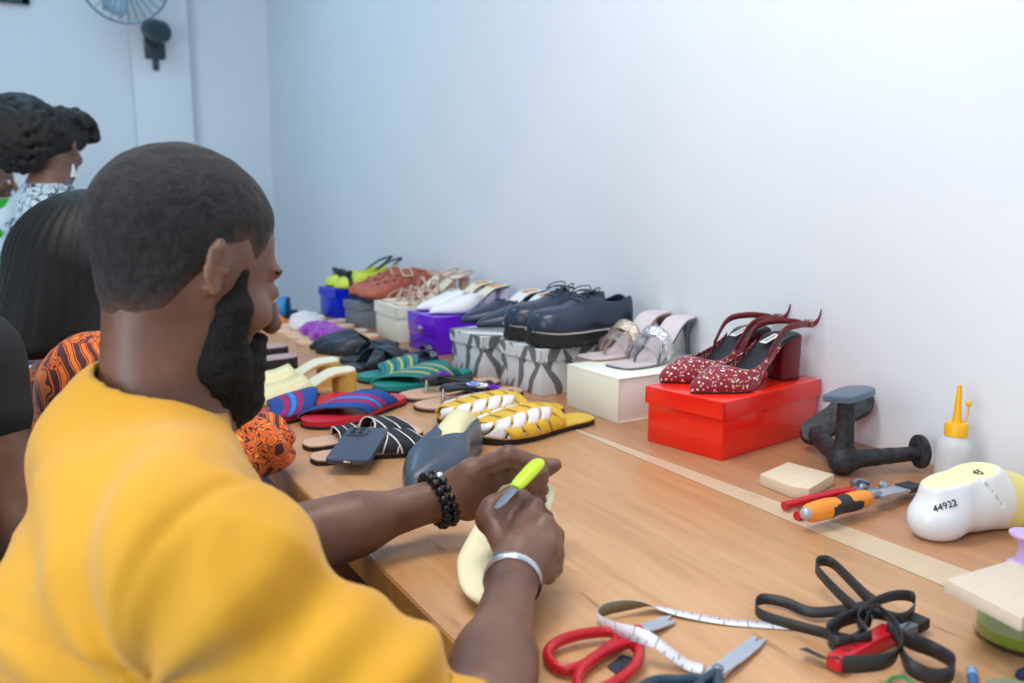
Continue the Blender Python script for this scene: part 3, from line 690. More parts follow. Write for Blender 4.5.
# woven yellow and white slides
yel = mat('mustard_leather', srgb(228, 184, 52), .42, .05); wht = mat('white_woven_leather', srgb(240, 236, 236), .42, .02)
def make_woven(label):
    o = thing('woven_slide', label, 'shoe', group='woven yellow and white slides')
    s = Shoe(.28, .1, ROUND, u=[(0, .03), (.4, .034), (.55, .04), (.7, .036), (.85, .027), (.95, .018), (1, .008)], e=.8, spring=.004)
    flat_sole(s, o, yel, black_rubber, .009, .003)
    for fam, m, sl in ((0, wht, .26), (1, yel, -.26)):
        for i in range(5):
            t0 = .46+.115*i; V = []; A = np.linspace(0, math.pi, 26)
            for k in (0, .33, .66, 1):
                for a in A:
                    tt = t0+sl*(a/math.pi-.5)+(k-.5)*.098; tt = min(max(tt, .36), .992)
                    V.append(s.pt(tt, a, .0042+(.0024 if fam else -.0024)*math.cos(math.pi*(a/math.pi-.5)/.221)))
            obj('woven_strap', (np.array(V), [(q*26+j, q*26+j+1, (q+1)*26+j+1, (q+1)*26+j) for q in range(3) for j in range(25)]), m, o, solid=.0015)
    return o
w1 = put(make_woven('yellow and white woven slide nearer the camera beside the lasted grey upper'), (592, 421), (472, 443))
pair(w1, 'yellow and white woven slide behind its mate, nearer the swirl boxes', (563, 411), (450, 424))

# wrapped slides: one wide diagonal striped band, mirrored on the mate
def make_wrap(name, label, bandm, bedm, group, mir=False):
    o = thing(name, label, 'shoe', group=group)
    s = Shoe(.285, .1, ROUND, u=[(0, .012), (.2, .02), (.4, .027), (.55, .025), (.7, .017), (.82, .009), (.93, .003), (1, .001)], e=.8)
    flat_sole(s, o, bedm, black_rubber, .006, .010)
    k = (lambda a: 1-a/math.pi) if mir else (lambda a: a/math.pi)
    V, uv = s.patch(lambda a: .56-.34*k(a), lambda a: .975-.36*k(a), n=18, m=30, lift=.003); obj('wrap_band', V, bandm, o, uv=[(b, a) for a, b in uv], solid=.003)
    V, uv = s.patch(lambda a: .545-.34*k(a), lambda a: .575-.34*k(a), n=3, m=30, lift=.0036); obj('band_edging', V, black_leather, o, solid=.002)
    V, uv = s.patch(lambda a: .96-.36*k(a), lambda a: .985-.36*k(a), n=3, m=30, lift=.0036); obj('band_edging', V, black_leather if bandm.name.startswith('blue') else bedm, o, solid=.002)
    return o
bl, mg, li = srgb(20, 72, 158), srgb(168, 24, 98), srgb(74, 130, 214)
bluem = stripes('blue_magenta_stripe_weave', [(0, bl), (.34, mg), (.46, bl), (.5, li), (.6, bl), (.64, mg), (.76, bl)], axis=0, rough=.7, bump=.6, wave=170)
redbed = mat('red_padded_leather', srgb(206, 40, 62), .35, .05)
k1 = put(make_wrap('wrapped_slide', 'blue and magenta striped wrap slide with red footbed, behind the phone', bluem, redbed, 'blue and red wrap slides'), (406, 400), (298, 431))
k1b = put(make_wrap('wrapped_slide', 'blue and magenta striped wrap slide against the orange printed sleeve, beneath the beard', bluem, redbed, 'blue and red wrap slides', True), (350, 401), (254, 424))
te, ye, dk = srgb(16, 132, 128), srgb(214, 190, 66), srgb(10, 66, 72)
tealm = stripes('teal_gold_stripe_leather', [(0, te), (.1, dk), (.14, te), (.2, ye), (.26, te), (.38, dk), (.42, te), (.48, ye), (.53, te), (.64, dk), (.68, te), (.74, ye), (.79, te), (.9, dk), (.94, te)], axis=0, rough=.4, bump=.4, wave=60)
tealbed = mat('teal_leather', srgb(22, 136, 130), .4)
k2 = put(make_wrap('wrapped_slide', 'teal and gold striped wrap slide nearer the flower sandals', tealm, tealbed, 'teal and gold wrap slides'), (469, 375), (374, 392))
k2b = put(make_wrap('wrapped_slide', 'teal and gold striped wrap slide behind its mate, nearer the purple box', tealm, tealbed, 'teal and gold wrap slides', True), (453, 366), (358, 384))

# thong sandals with satin band and flowers
satin = mat('black_satin', (.018, .022, .034), .32, .15, bump=.15, bscale=80)
def flower(c, r, col, name):
    pet = [move(ball((r*.55, 0, 0), 1, 10, 6, (r*.55, r*.36, r*.18)), c, (0, -.35, a)) for a in np.linspace(0, 2*math.pi, 6, endpoint=False)]
    pet += [move(ball((r*.3, 0, r*.25), 1, 8, 6, (r*.32, r*.26, r*.16)), c, (0, -.6, a+.5)) for a in np.linspace(0, 2*math.pi, 5, endpoint=False)]
    return join(*pet, ball(c+np.array([0, 0, r*.3]), r*.22, 8, 6))
def make_flower_sandal(label, cols):
    o = thing('flower_sandal', label, 'shoe', group='black satin flower sandals')
    s = Shoe(.285, .098, ROUND, u=[(0, .03), (.3, .04), (.55, .05), (.75, .034), (1, .01)], e=.85); flat_sole(s, o, tan_sole, dark_sole, .007, .003)
    obj('toe_post', tube([(s.L*.8, float(s.c(.8))+.006, .009), (s.L*.775, float(s.c(.8))+.004, .042)], .0042, 10), silver, o, 'silver toe post')
    for sg in (-1, 1):
        c = curve([(s.L*.785, float(s.c(.8))+.005, .04), (s.L*.66, sg*.018+.004, .04), (s.L*.5, sg*.038+.004, .03), (s.L*.34, sg*.041, .019), (s.L*.2, sg*.037, .0125)], 26)
        r = .010+.003*np.sin(np.linspace(0, 14, len(c))); sb = obj('satin_strap', tube(c, r, 10, .62), satin, o)
        if sg == 1:
            for k, col in cols: p = np.array(c[k])+np.array([0, .007, .009]); obj('flower', flower(p, .0165, None, ''), col, sb)
    return o
vio = mat('violet_petal', srgb(120, 40, 190), .6); pblue = mat('pale_blue_petal', srgb(150, 170, 240), .6); wpet = mat('white_petal', srgb(240, 240, 250), .6)
f1 = put(make_flower_sandal('tan soled sandal with black satin straps and blue and violet flowers, in front', [(9, pblue), (11, wpet), (15, vio)]), (519, 392), (412, 411))
f2 = put(make_flower_sandal('tan soled sandal with black satin straps and one violet flower, behind its mate', [(6, vio)]), (497, 384), (398, 403))

# elastic strap sandals and the phone
elast = stripes('black_elastic_white_piping', [(0, (.88, .88, .88)), (.045, (.012, .014, .018)), (.48, (.88, .88, .88)), (.52, (.012, .014, .018)), (.955, (.88, .88, .88))], axis=1, rough=.75)
def make_elastic(label):
    o = thing('elastic_sandal', label, 'shoe', group='black elastic strap sandals')
    s = Shoe(.23, .088, ROUND, u=[(0, .02), (.15, .02), (.35, .016), (.55, .022), (.75, .018), (1, .01)], e=.62); flat_sole(s, o, tan_sole, black_rubber, .007, .0025)
    V, uv = s.patch(lambda a: .52+.14*(a/math.pi), lambda a: .74+.14*(a/math.pi), n=6, m=24, lift=.002); obj('wide_strap', V, elast, o, uv=uv, solid=.002)
    V, uv = s.patch(lambda a: .66-.14*(a/math.pi), lambda a: .9-.16*(a/math.pi), n=6, m=24, lift=.005); obj('wide_strap', V, elast, o, uv=uv, solid=.002)
    V, uv = s.patch(lambda a: .27, lambda a: .43, n=5, m=24, lift=.001); obj('ankle_strap', V, elast, o, uv=uv, solid=.002); return o
e1 = put(make_elastic('black elastic strap sandal with tan footbed nearest the table edge, half under the phone'), (329, 461), (430, 450))
pair(e1, 'black elastic strap sandal with tan footbed on the far side, under the phone camera', (304, 451), (415, 437))
ph = thing('phone', 'dark blue phone lying face down across the elastic strap sandals', 'phone')
A, B, Cc, Dd = P(326, 455, .785), P(362, 461, .785), P(388, 431, .785), P(356, 426, .785)
m_ = (A+B+Cc+Dd)/4; u = unit((Cc+Dd)/2-(A+B)/2); ph.location = (float(m_[0]), float(m_[1]), .7755); ph.rotation_euler = (0, -.09, math.atan2(u[1], u[0]))
pl, pw = .152, .074
def rrect(l, w, r, n=6):
    out = []
    for cx, cy, a0 in ((l/2-r, w/2-r, 0), (-l/2+r, w/2-r, 90), (-l/2+r, -w/2+r, 180), (l/2-r, -w/2+r, 270)):
        for a in np.linspace(a0, a0+90, n): out.append((cx+r*math.cos(math.radians(a)), cy+r*math.sin(math.radians(a))))
    return out
obj('phone_case', prism(rrect(pl, pw, .011), 0, .0095, .002), mat('slate_blue_case', srgb(62, 74, 94), .45, .03), ph)
cbp = obj('camera_bump', move(prism(rrect(.036, .036, .008), .0095, .0115, .001), (pl/2-.026, .014, 0)), mat('slate_blue_case', srgb(62, 74, 94), .45), ph)
for dx, dy in ((-.008, -.007), (-.008, .007), (.008, -.007), (.008, .007)): obj('lens', move(lathe([(.0058, .0115), (.0058, .0124), (.004, .0126), (.0039, .0118), (.0004, .0118)], 16), (pl/2-.026+dx, .014+dy, 0)), mat('black_glass', (.01, .01, .014), .1), cbp)
obj('charging_port', box(-pl/2-.0006, -pl/2+.002, -.006, .006, .0035, .0065, .0005), silver, ph); obj('speaker_grille', box(-pl/2-.0006, -pl/2+.002, .012, .024, .004, .006, .0005), black_leather, ph)

# gold heeled mules
goldh = mat('antique_gold_leather', srgb(206, 168, 84), .35, .1); palegold = mat('pale_gold_leather', srgb(232, 222, 170), .38, .06)
def make_gold(label):
    o = thing('block_heel_mule', label, 'shoe', group='pale gold block heel mules')
    s = Shoe(.25, .094, SQUARE, H=.052, th=.005, u=[(0, .03), (.45, .03), (.6, .036), (.75, .032), (.9, .022), (1, .012)], e=.8)
    obj('sole', s.slab(0, .005), goldh, o); obj('footbed', s.slab(.005, .008, -.001), cream_leather, o)
    V, uv = s.patch(lambda a: .42+.06*math.sin(a), .94, n=12, m=26, lift=.002); obj('upper', V, palegold, o, uv=uv, solid=.002)
    obj('heel', blockheel(s, .0, .21, .052, .98, .92), goldh, o, 'gold block heel'); return o
g1 = put(make_gold('pale gold block heel mule nearer the camera beside the beard'), (357, 394), (250, 404))
pair(g1, 'pale gold block heel mule behind its mate, heel end showing', (340, 383), (238, 392))

# black platform sandals, seen past the beard
def make_platform(label):
    o = thing('platform_sandal', label, 'shoe', group='black platform sandals')
    s = Shoe(.25, .092, SQUARE, H=.0, th=.03, u=[(0, .03), (.5, .042), (.75, .034), (1, .01)], e=.75); obj('platform', s.slab(0, .03, .001), black_rubber, o); obj('footbed', s.slab(.03, .0325, -.001), mat('dusty_pink_footbed', srgb(190, 160, 160), .5), o); s.th = .0325
    V, uv = s.patch(.48, .8, n=6, m=22, lift=.002); obj('elastic_strap', V, elast, o, uv=uv, solid=.002); return o
p1 = put(make_platform('black platform sandal peeking out beside the beard'), (297, 367), (200, 377))
pair(p1, 'black platform sandal on the far side of its mate, mostly hidden by the head', (288, 356), (190, 365))

# black pointed mules and black slides
pm = make_mule('black flat pointed mule nearer the camera, behind the black slides', 'flat_mule', mat('blue_black_leather', srgb(36, 46, 60), .4, .08), black_leather, 0, 0, None, group='black flat pointed mules', label_part=False, t_open=.5, U=[(0, .03), (.4, .05), (.55, .05), (.75, .04), (.9, .026), (1, .006)])
put(pm, (407, 350), (329, 354)); pm.rotation_euler = (0, 0, pm.rotation_euler[2]-.25)
pair(pm, 'black flat pointed mule behind its mate, beside the purple fluffy slides', (398, 343), (318, 350), dr=-.2)
def make_slide(label):
    o = thing('black_slide', label, 'shoe', group='black strap slides')
    s = Shoe(.27, .094, ROUND, u=[(0, .018), (.2, .02), (.5, .042), (.75, .032), (1, .012)], e=.7); bm_ = mat('blue_black_leather', (0, 0, 0)); flat_sole(s, o, bm_, black_rubber, .009, .003)
    V, uv = s.patch(lambda a: .4+.3*(a/math.pi), lambda a: .52+.32*(a/math.pi), n=5, m=22, lift=.001); obj('strap', V, bm_, o, solid=.0025)
    V, uv = s.patch(lambda a: .68-.3*(a/math.pi), lambda a: .82-.32*(a/math.pi), n=5, m=22, lift=.004); obj('strap', V, bm_, o, solid=.0025)
    V, uv = s.patch(.06, .14, .1, math.pi-.1, n=4, m=20, lift=.0); hb = obj('heel_strap', V, bm_, o, solid=.0025)
    q = s.pt(.1, math.pi-.9, .003); obj('buckle', ring(q, .007, .0014, (0, .5, 1)), silver, hb); return o
s1 = put(make_slide('black crossed strap slide nearer the teal slides'), (448, 365), (361, 372))
pair(s1, 'black crossed strap slide with buckle touching the purple box', (437, 357), (347, 363))

# fluffy slides
def fluff(name, col, seed, hi):
    t = NT(name); co = t.coord('Object', (260, 260, 260)); n = t.n('ShaderNodeTexNoise', i_Scale=1.0, i_Detail=3.0); t.l(co, n.inputs[0])
    t.base(t.ramp(n.outputs[0], [(.3, tuple(v*.75 for v in col)), (.65, hi)])); t.set(rough=.9, sheen=.5); t.bump(n.outputs[0], 1.0, .006); return t.m
purf = fluff('purple_plush', srgb(120, 8, 160), 1, srgb(170, 24, 205)); whtf = fluff('white_plush', srgb(232, 228, 234), 2, srgb(250, 248, 252))
nude = mat('nude_footbed', srgb(236, 200, 172), .5)
def make_fluffy(label, fm, seed, group):
    o = thing('fluffy_slide', label, 'shoe', group=group)
    s = Shoe(.27, .098, ROUND, u=[(0, .03), (.5, .04), (.75, .036), (1, .012)]); flat_sole(s, o, nude, tan_sole, .008, .003)
    pr = [E((s.L*.63, float(s.c(.63)), .022), (.056, .054, .024), k=.02)]
    for i in range(60):
        a = rng.random()*6.28; b = rng.random()*1.25; p = np.array([s.L*.63+.052*math.cos(a)*math.cos(b), float(s.c(.63))+.052*math.sin(a)*math.cos(b),   .022+.02*math.sin(b)]); pr.append(S(p, .007+.005*rng.random(), .006))
    pr.append(Fn(lambda p: noise3(p, 170, seed)*.003, 'd')); obj('fluffy_strap', sdf(pr, (s.L*.63-.08, -.085, -.002), (s.L*.63+.08,   .085, .085), .0034), fm, o); return o
u1 = put(make_fluffy('purple fluffy slide nearer the camera', purf, 3, 'purple fluffy slides'), (380, 338), (299, 346))
pair(u1, 'purple fluffy slide tucked behind its mate', (372, 334), (292, 341))
x1 = put(make_fluffy('white fluffy slide with nude sole beside the purple pair', whtf, 5, 'white fluffy slides'), (362, 328), (282, 335))
pair(x1, 'white fluffy slide on the far side of its mate', (352, 323), (277, 330))
orangel = mat('orange_leather', srgb(232, 142, 84), .45)
om = make_mule('orange flat mule just beyond the white fluffy slides', 'flat_mule', orangel, nude, 0, 0, None, out=ROUND, group='orange flat mules', label_part=False, t_open=.5)
put(om, (318, 322), (258, 329))
pair(om, 'orange flat mule hidden behind the nose', (300, 320), (240, 328))
skyb = mat('sky_blue_strap', srgb(40, 130, 190), .4)
def make_blue(label):
    o = thing('blue_sandal', label, 'shoe', group='blue strap sandals')
    s = Shoe(.26, .092, ROUND, u=[(0, .05), (.5, .06), (.75, .05), (1, .012)], e=.7); flat_sole(s, o, mat('navy_footbed', srgb(40, 52, 80), .5), black_rubber, .009, .003)
    V, uv = s.patch(.48, .74, n=6, m=22, lift=.002); obj('strap', V, skyb, o, solid=.003); return o
z1 = put(make_blue('blue strap sandal at the far end of the table'), (320, 318), (262, 318))
pair(z1, 'blue strap sandal behind the face at the far table end', (300, 316), (245, 317))

# lasted upper: slate leather stretched over a cream shoe last
lu = thing('lasted_upper', 'slate blue leather upper stretched over a cream shoe last, under the left forearm', 'shoe upper')
s = Shoe(.28, .104, POINT, u=[(0, .05), (.06, .068), (.2, .078), (.36, .076), (.55, .064), (.72, .05), (.88, .034), (.96, .022), (1, .006)], e=.72, th=.004)
obj('insole_board', s.slab(0, .004), tan_sole, lu)
V, uv = s.shell(lambda t: 1.58, 0, 1, lift=-.002); obj('shoe_last', V, mat('cream_last_plastic', srgb(236, 226, 178), .3, .02), lu, 'cream shoe last')
def aoL(t): return float(ip([(0, .25), (.3, .3), (.42, .9), (.5, 1.3), (.58, 1.57), (1, 1.58)], t)), float(ip([(0, .8), (.15, .75), (.35, .75), (.5, .95), (.62, 1.57), (1, 1.58)], t))
V, uv = s.shell(aoL, 0, 1, lift=.001); obj('leather_upper', V, mat('slate_blue_leather', srgb(66, 82, 100), .33, .06, bump=.05), lu, 'slate blue leather', uv=uv, solid=.002)
put(lu, (470, 446), (401, 504))
# ---------------------------------------------------------------- tools at the right
iron = mat('cast_iron', (.02, .021, .026), .55, .75, 90, bump=1.0, bscale=120); steel = mat('worn_steel', srgb(130, 140, 152), .38, .15, 60, metal=.55)
an = thing('cobbler_anvil', 'black cast iron three-footed shoemaking anvil beside the red box', 'anvil')
c0 = P(842, 474); an.location = (float(c0[0]), float(c0[1]), TZ); c0 = np.array([c0[0], c0[1], TZ])
ez = np.array([0, 0, 1.0]); ra = P(924, 470)-c0; ra[2] = 0
hub = c0+ez*.019
def soleplate(cen, ax, nrm, L, Wd, th=.011, tb=None):
    """sole shaped foot plate: long axis ax, plate normal nrm"""
    ax = unit(ax); nrm = unit(np.asarray(nrm)-ax*(np.asarray(nrm)@ax)); sd = np.cross(nrm, ax); ts = np.linspace(-1, 1, 26)
    tb = tb or [(-1, .12), (-.93, .5), (-.75, .78), (-.45, .8), (-.1, .74), (.25, .88), (.55, 1), (.8, .82), (.95, .42), (1, .1)]
    out = [(t, float(ip(tb, t))) for t in ts]; ol = [(t*L/2, w*Wd/2) for t, w in out]+[(t*L/2, -w*Wd/2) for t, w in out[::-1]]
    V, F = prism(ol, -th/2, th/2, .002); V = np.array(V); return (V[:, :1]*ax+V[:, 1:2]*sd+V[:, 2:]*nrm+cen, F)
top = c0+ez*.128; ray1 = ra/np.linalg.norm(ra); left = np.array([-ray1[0], -ray1[1], 0])
back = np.array([ray1[1]*-1, ray1[0], 0])
tri = D(815, 437, 1.605)
prims = [C(hub, top-ez*.008, .0165, .0135, .01), C(hub, hub+ra*.9+ez*.006, .0165, .0115, .012), S(hub, .02, .015), C(hub, tri, .017, .0155, .012)]
prims.append(Fn(lambda p: noise3(p, 420, 9)*.0012, 'd'))
allp = np.array([hub, top, hub+ra, tri]); obj('arms', sdf(prims, allp.min(0)-.04, allp.max(0)+.04, .0032), iron, an, world=True)
obj('foot_plate', soleplate(top+ez*.002+_rt*.006, _rt*.66+np.array([_fw[0], _fw[1], 0])*.72, ez+_rt*-.1, .112, .056, .011, [(-1, .7), (-.96, .82), (-.5, .92), (.2, 1), (.6, .95), (.85, .7), (.96, .38), (1, .1)]), mat('blued_steel_plate', srgb(92, 112, 134), .36, .1, 80, metal=.4, bump=.1), an, 'worn bluish steel plate', world=True)
A3, B3 = D(804, 442, 1.60), D(869, 395, 1.63); pp = unit(np.cross(B3-A3, _fw))
obj('foot_plate', soleplate((A3+B3)/2, B3-A3, pp*.55-_fw*.8, np.linalg.norm(B3-A3)*1.02, .06, .016), iron, an, world=True)
dc = hub+ra*.93+ez*.009; V, F = lathe([(.001, -.006), (.024, -.006), (.028, -.003), (.028, .003), (.024, .006), (.001, .006)], 26)
V = np.array(V); q = np.array(Vector((0, 0, 1)).rotation_difference(Vector(ra)).to_matrix()); obj('foot_plate', (V@q.T+dc, F), iron, an, world=True)

an.location.z += .0045
# chip of plywood
pw_ = mat('raw_plywood', srgb(226, 206, 178), .6, .05, 60); wb = thing('wood_offcut', 'small notched pale wood offcut in front of the black anvil', 'wood block'); Zb = TZ+.018
q = [P(x, y, Zb) for x, y in ((760, 474), (788, 462), (834, 474), (809, 489), (790, 486), (775, 480))]; cen = sum(q)/6; wb.location = (float(cen[0]), float(cen[1]), TZ)
pts = [(v[0]-cen[0], v[1]-cen[1]) for v in q][::-1]; obj('offcut', prism(pts, 0.0003, .018, .0008), pw_, wb)

# pincers
redp = mat('red_grip_vinyl', srgb(200, 24, 40), .3, .05)
pl_ = thing('pincer_pliers', 'red handled pincer pliers lying under the orange chisel', 'pliers'); base = P(853, 490); pl_.location = tuple(map(float, base))
def tp(x, y, h): return P(x, y, TZ+h)
g1 = curve([tp(784, 506, .008), tp(806, 500, .01), tp(830, 494, .011), tp(852, 490, .011)], 20); obj('handle', tube(g1, np.linspace(.0068, .0055, len(g1)), 10), redp, pl_, world=True)
g2 = curve([tp(797, 516, .006), tp(820, 507, .006), tp(842, 498, .008), tp(856, 492, .01)], 20); obj('handle', tube(g2, np.linspace(.0066, .005, len(g2)), 10), redp, pl_, world=True)
for sg, pts_ in ((1, [(850, 491, .011), (860, 489, .012), (867, 485, .013), (866, 483, .018), (858, 481, .022), (852, 484, .02)]), (-1, [(854, 491, .009), (862, 489, .01), (870, 490, .011), (880, 491, .012), (885, 486, .018), (880, 483, .021)])):
    g = curve([tp(*v) for v in pts_], 20); obj('jaw', tube(g, np.linspace(.0045, .0058, len(g)), 8, .8), steel, pl_, world=True)
obj('rivet', ball(tp(862, 488, .013), .008, 12, 8), steel, pl_, world=True)

# chisel
ch = thing('chisel', 'orange and black handled chisel with a black blade guard beside the pliers', 'chisel'); b0 = tp(806, 514, .0245); b1 = tp(870, 497, .0245); ch.location = (float(b0[0]), float(b0[1]), TZ)
u = unit(b1-b0); L = np.linalg.norm(b1-b0)
pf = [(0, .004), (.02, .011), (.08, .0135), (.3, .0145), (.5, .0125), (.7, .0138), (.9, .0125), (.98, .009), (1, .006)]
tt = np.linspace(0, 1, 110); pts_ = np.array([b0+u*L*t_ for t_ in tt]); rr = ip(pf, tt)
V, F = tube(pts_, rr, 44)
orange_g = mat('orange_grip', srgb(245, 150, 40), .38); blackg = mat('black_grip_rubber', (.02, .022, .028), .6)
mi = []
for f in F:
    c_ = np.mean([V[i] for i in f], 0); s_ = (c_-b0)@u/L; up_ = (c_-b0-u*((c_-b0)@u)); side_ = up_@_up
    mi.append(1 if (.3 < s_ < .78 and side_ < .0075-.02*abs(s_-.5)) or (.45 < s_ < .62) else 0)
obj('handle', (V, F, mi), [orange_g, blackg], ch, world=True); obj('end_cap', ball(b0+u*.002, .0098, 14, 10), mat('grey_end_cap', srgb(180, 182, 188), .35, metal=.3), ch, 'grey end cap', world=True)
e0 = tp(871, 496, .0235); e1 = tp(906, 488, .0165); e2 = tp(917, 490, .006); w_ = unit(np.cross(e1-e0, ez))
def flat(a, b, wa, wb_, th): return loft([[a-w_*wa+ez*th, a+w_*wa+ez*th, a+w_*wa-ez*th, a-w_*wa-ez*th], [b-w_*wb_+ez*th, b+w_*wb_+ez*th, b+w_*wb_-ez*th, b-w_*wb_-ez*th]])
obj('shank', tube([b1-u*.004, e0+(e1-e0)*.25], [.0055, .0045], 10), steel, ch, world=True); obj('blade', flat(e0+(e1-e0)*.12, e1, .011, .0125, .0018), mat('bright_blade_steel', srgb(190, 200, 212), .25, .04, metal=.6), ch, world=True)
obj('blade_guard', flat(e1-(e1-e0)*.08, e1+(e1-e0)*.32, .0135, .0135, .004), blackg, ch, 'black plastic blade guard', world=True)

# glue bottle
gl = thing('glue_bottle', 'translucent glue bottle with yellow nozzle cap against the wall', 'bottle'); g0 = P(955, 481); gl.location = (float(g0[0]-.008), float(g0[1]), TZ)
obj('bottle_body', lathe([(.002, .0005), (.026, .0005), (.028, .004), (.028, .055), (.026, .066), (.018, .075), (.014, .078), (.014, .082)], 28), mat('frosted_plastic', (.86, .89, .92), .4, .01, trans=.45, ior=1.3), gl)
ylw = mat('yellow_cap_plastic', srgb(250, 186, 20), .35)
obj('cap', lathe([(.001, .077), (.0175, .077), (.0175, .095), (.015, .098), (.001, .098)], 26), ylw, gl); obj('nozzle', lathe([(.0075, .097), (.006, .112), (.004, .15), (.0028, .158), (.0005, .1585)], 16), ylw, gl)
obj('tether_cap', join(tube(curve([(.012, -.006, .096), (.015, -.008, .11), (.014, -.008, .124)], 8), .0012, 6), move(ball((0, 0, 0), .0045, 12, 8, (1, 1, 1.2)), (.014, -.008, .128))), ylw, gl)

# shoe last: heel block, hinge cut, instep, forepart running towards the wall
lst = thing('shoe_last', 'white and yellow shoe last stamped 44922 and 45, at the right edge', 'shoe last')
hC = P(934, 537); lst.location = (float(hC[0]), float(hC[1]), TZ); hC = np.array([hC[0], hC[1], TZ])
fw2 = unit(P(1040, 515)-P(934, 537)); sd2 = np.array([-fw2[1], fw2[0], 0]); RL = np.array([fw2, sd2, ez]).T
def last_prims(h, f):
    s_ = np.array([-f[1], f[0], 0]); R_ = np.array([f, s_, ez]).T; up_ = unit(ez-f*.13); Rc = np.array([unit(f+ez*.13), s_, up_]).T
    return [E(h+ez*.027, (.036, .032, .030), R_, .02), C(h+ez*.03+f*.004, h+f*.02+ez*.066, .029, .0215, .02), C(h+f*.0+ez*.07, h+f*.075+ez*.08, .021, .0225, .02), C(h+f*.07+ez*.07, h+f*.125+ez*.042, .026, .03, .02),
            C(h+f*.03+ez*.04, h+f*.085+ez*.045, .029, .028, .03), C(h+f*.07+ez*.032, h+f*.15+ez*.03, .03, .032, .03), E(h+f*.185+ez*.02, (.07, .043, .022), R_, .03),
            Bx(h+f*.03+ez*(.0815+.04), (.12, .05, .04), Rc, .001, .004, '-'), Bx(h+f*.062+ez*.066-s_*.022, (.0011, .03, .026), np.array([unit(f*1+ez*.75), s_, unit(ez-f*.75)]).T, .0004, .0025, '-'), Fn(lambda p: TZ+.0008-p[:, 2], '&', .004)]
pr = last_prims(hC, fw2)
t = NT('white_last_plastic'); tc = t.coord('Object'); nn = t.n('ShaderNodeTexNoise', i_Scale=14.0, i_Detail=2.0); t.l(tc, nn.inputs[0])
dp = t.n('ShaderNodeVectorMath', operation='DOT_PRODUCT'); dp.inputs[1].default_value = tuple(fw2); t.l(tc, dp.inputs[0]); d2 = t.n('ShaderNodeVectorMath', operation='DOT_PRODUCT'); d2.inputs[1].default_value = tuple(ez*1-fw2*.13); t.l(tc, d2.inputs[0])
wob_ = t.math('MULTIPLY', nn.outputs[0], .01); c1 = t.ramp(t.math('ADD', dp.outputs['Value'], wob_), [(0.0, srgb(232, 236, 240)), (.105, srgb(236, 236, 230)), (.112, srgb(238, 226, 130)), (.2, srgb(236, 218, 100))])
t.base(t.mix(t.ramp(t.math('ADD', d2.outputs['Value'], wob_), [(.079, (0,)*3), (.083, (1,)*3)]), c1, srgb(240, 232, 160))); t.set(rough=.3); lastm = t.m
obj('last_body', sdf(pr, hC+np.array([-.08, -.2, -.01]), hC+np.array([.31, .12, .13]), .0028), lastm, lst, world=True)
inkm = mat('black_ink', (.02, .02, .03), .6)
def text(name, s, size, loc, R, parent, m, ext=.0004, label=None):
    cu = bpy.data.curves.new(name, 'FONT'); cu.body = s; cu.size = size; cu.extrude = ext; cu.align_x = 'CENTER'; cu.align_y = 'CENTER'; cu.resolution_u = 3
    tmp = bpy.data.objects.new(name+'_tmp', cu); COL.objects.link(tmp); bpy.context.view_layer.update()
    me = bpy.data.meshes.new_from_object(tmp.evaluated_get(bpy.context.evaluated_depsgraph_get())); bpy.data.objects.remove(tmp)
    V = np.array([v.co for v in me.vertices]) @ np.asarray(R).T + np.asarray(loc); F = [tuple(p.vertices) for p in me.polygons]
    return obj(name, (V, F), m, parent, world=True, smooth=0, label=label)
def cast(prims, px, py, d0=.5, d1=3.0):
    """point of a modelled solid under a photo pixel, with its normal"""
    r = _ray(px, py); ds = np.linspace(d0, d1, 2500); e = ev(prims, _C+ds[:, None]*r); k = np.argmax(e < 0)
    if not (e < 0).any(): k = int(np.argmin(np.abs(e)))
    p = _C+ds[k]*r; g = np.array([ev(prims, (p+h)[None])[0]-ev(prims, (p-h)[None])[0] for h in np.eye(3)*.003]); return p, unit(g)
def stamp(name, s, size, prims, px, py, dirpx, parent, m):
    p, n = cast(prims, px, py); p2, _ = cast(prims, px+dirpx[0], py+dirpx[1]); x = unit(p2-p); x = unit(x-n*(x@n)); y = np.cross(n, x)
    return text(name, s, size, p+n*.0008, np.array([x, y, n]).T, parent, m, .0011)
stamp('size_stamp', '44922', .0125, pr, 945, 506, (10, -3.2), lst, inkm); p45, _ = cast(pr, 978, 473); n45 = unit(ez-fw2*.13); x45 = unit(_rt*.97-_up*.15); x45 = unit(x45-n45*(x45@n45)); text('size_stamp', '45', .0125, p45+n45*.0008, np.array([x45, np.cross(n45, x45)*1.9, n45]).T, lst, inkm, .0004)
# lilac spool, MDF plate on a glass jar
sp_ = thing('thread_spool', 'lilac plastic spool at the right edge behind the jar', 'spool'); s0 = P(1024, 566); sp_.location = (float(s0[0]), float(s0[1]), TZ)
obj('spool_body', lathe([(.003, .0003), (.019, .0003), (.02, .003), (.012, .008), (.009, .018), (.0095, .028), (.014, .036), (.02, .04), (.02, .043), (.003, .043)], 24), mat('lilac_plastic', srgb(206, 172, 226), .35), sp_)
jr = thing('glass_jar', 'glass jar of olive green liquid under the fibreboard plate', 'jar'); j0 = P(1022, 640); jr.location = (float(j0[0]), float(j0[1]), TZ)
gprof = [(.001, .0005), (.040, .0005), (.046, .006), (.047, .02), (.047, .046), (.042, .054), (.04, .058)]
obj('jar_glass', lathe(gprof+[(.0375, .058), (.0395, .053), (.0445, .045), (.0445, .02), (.0435, .007), (.038, .0035), (.001, .0035)], 36), mat('clear_glass', (.93, .97, .95), .03, 0, trans=1.0, ior=1.45), jr)
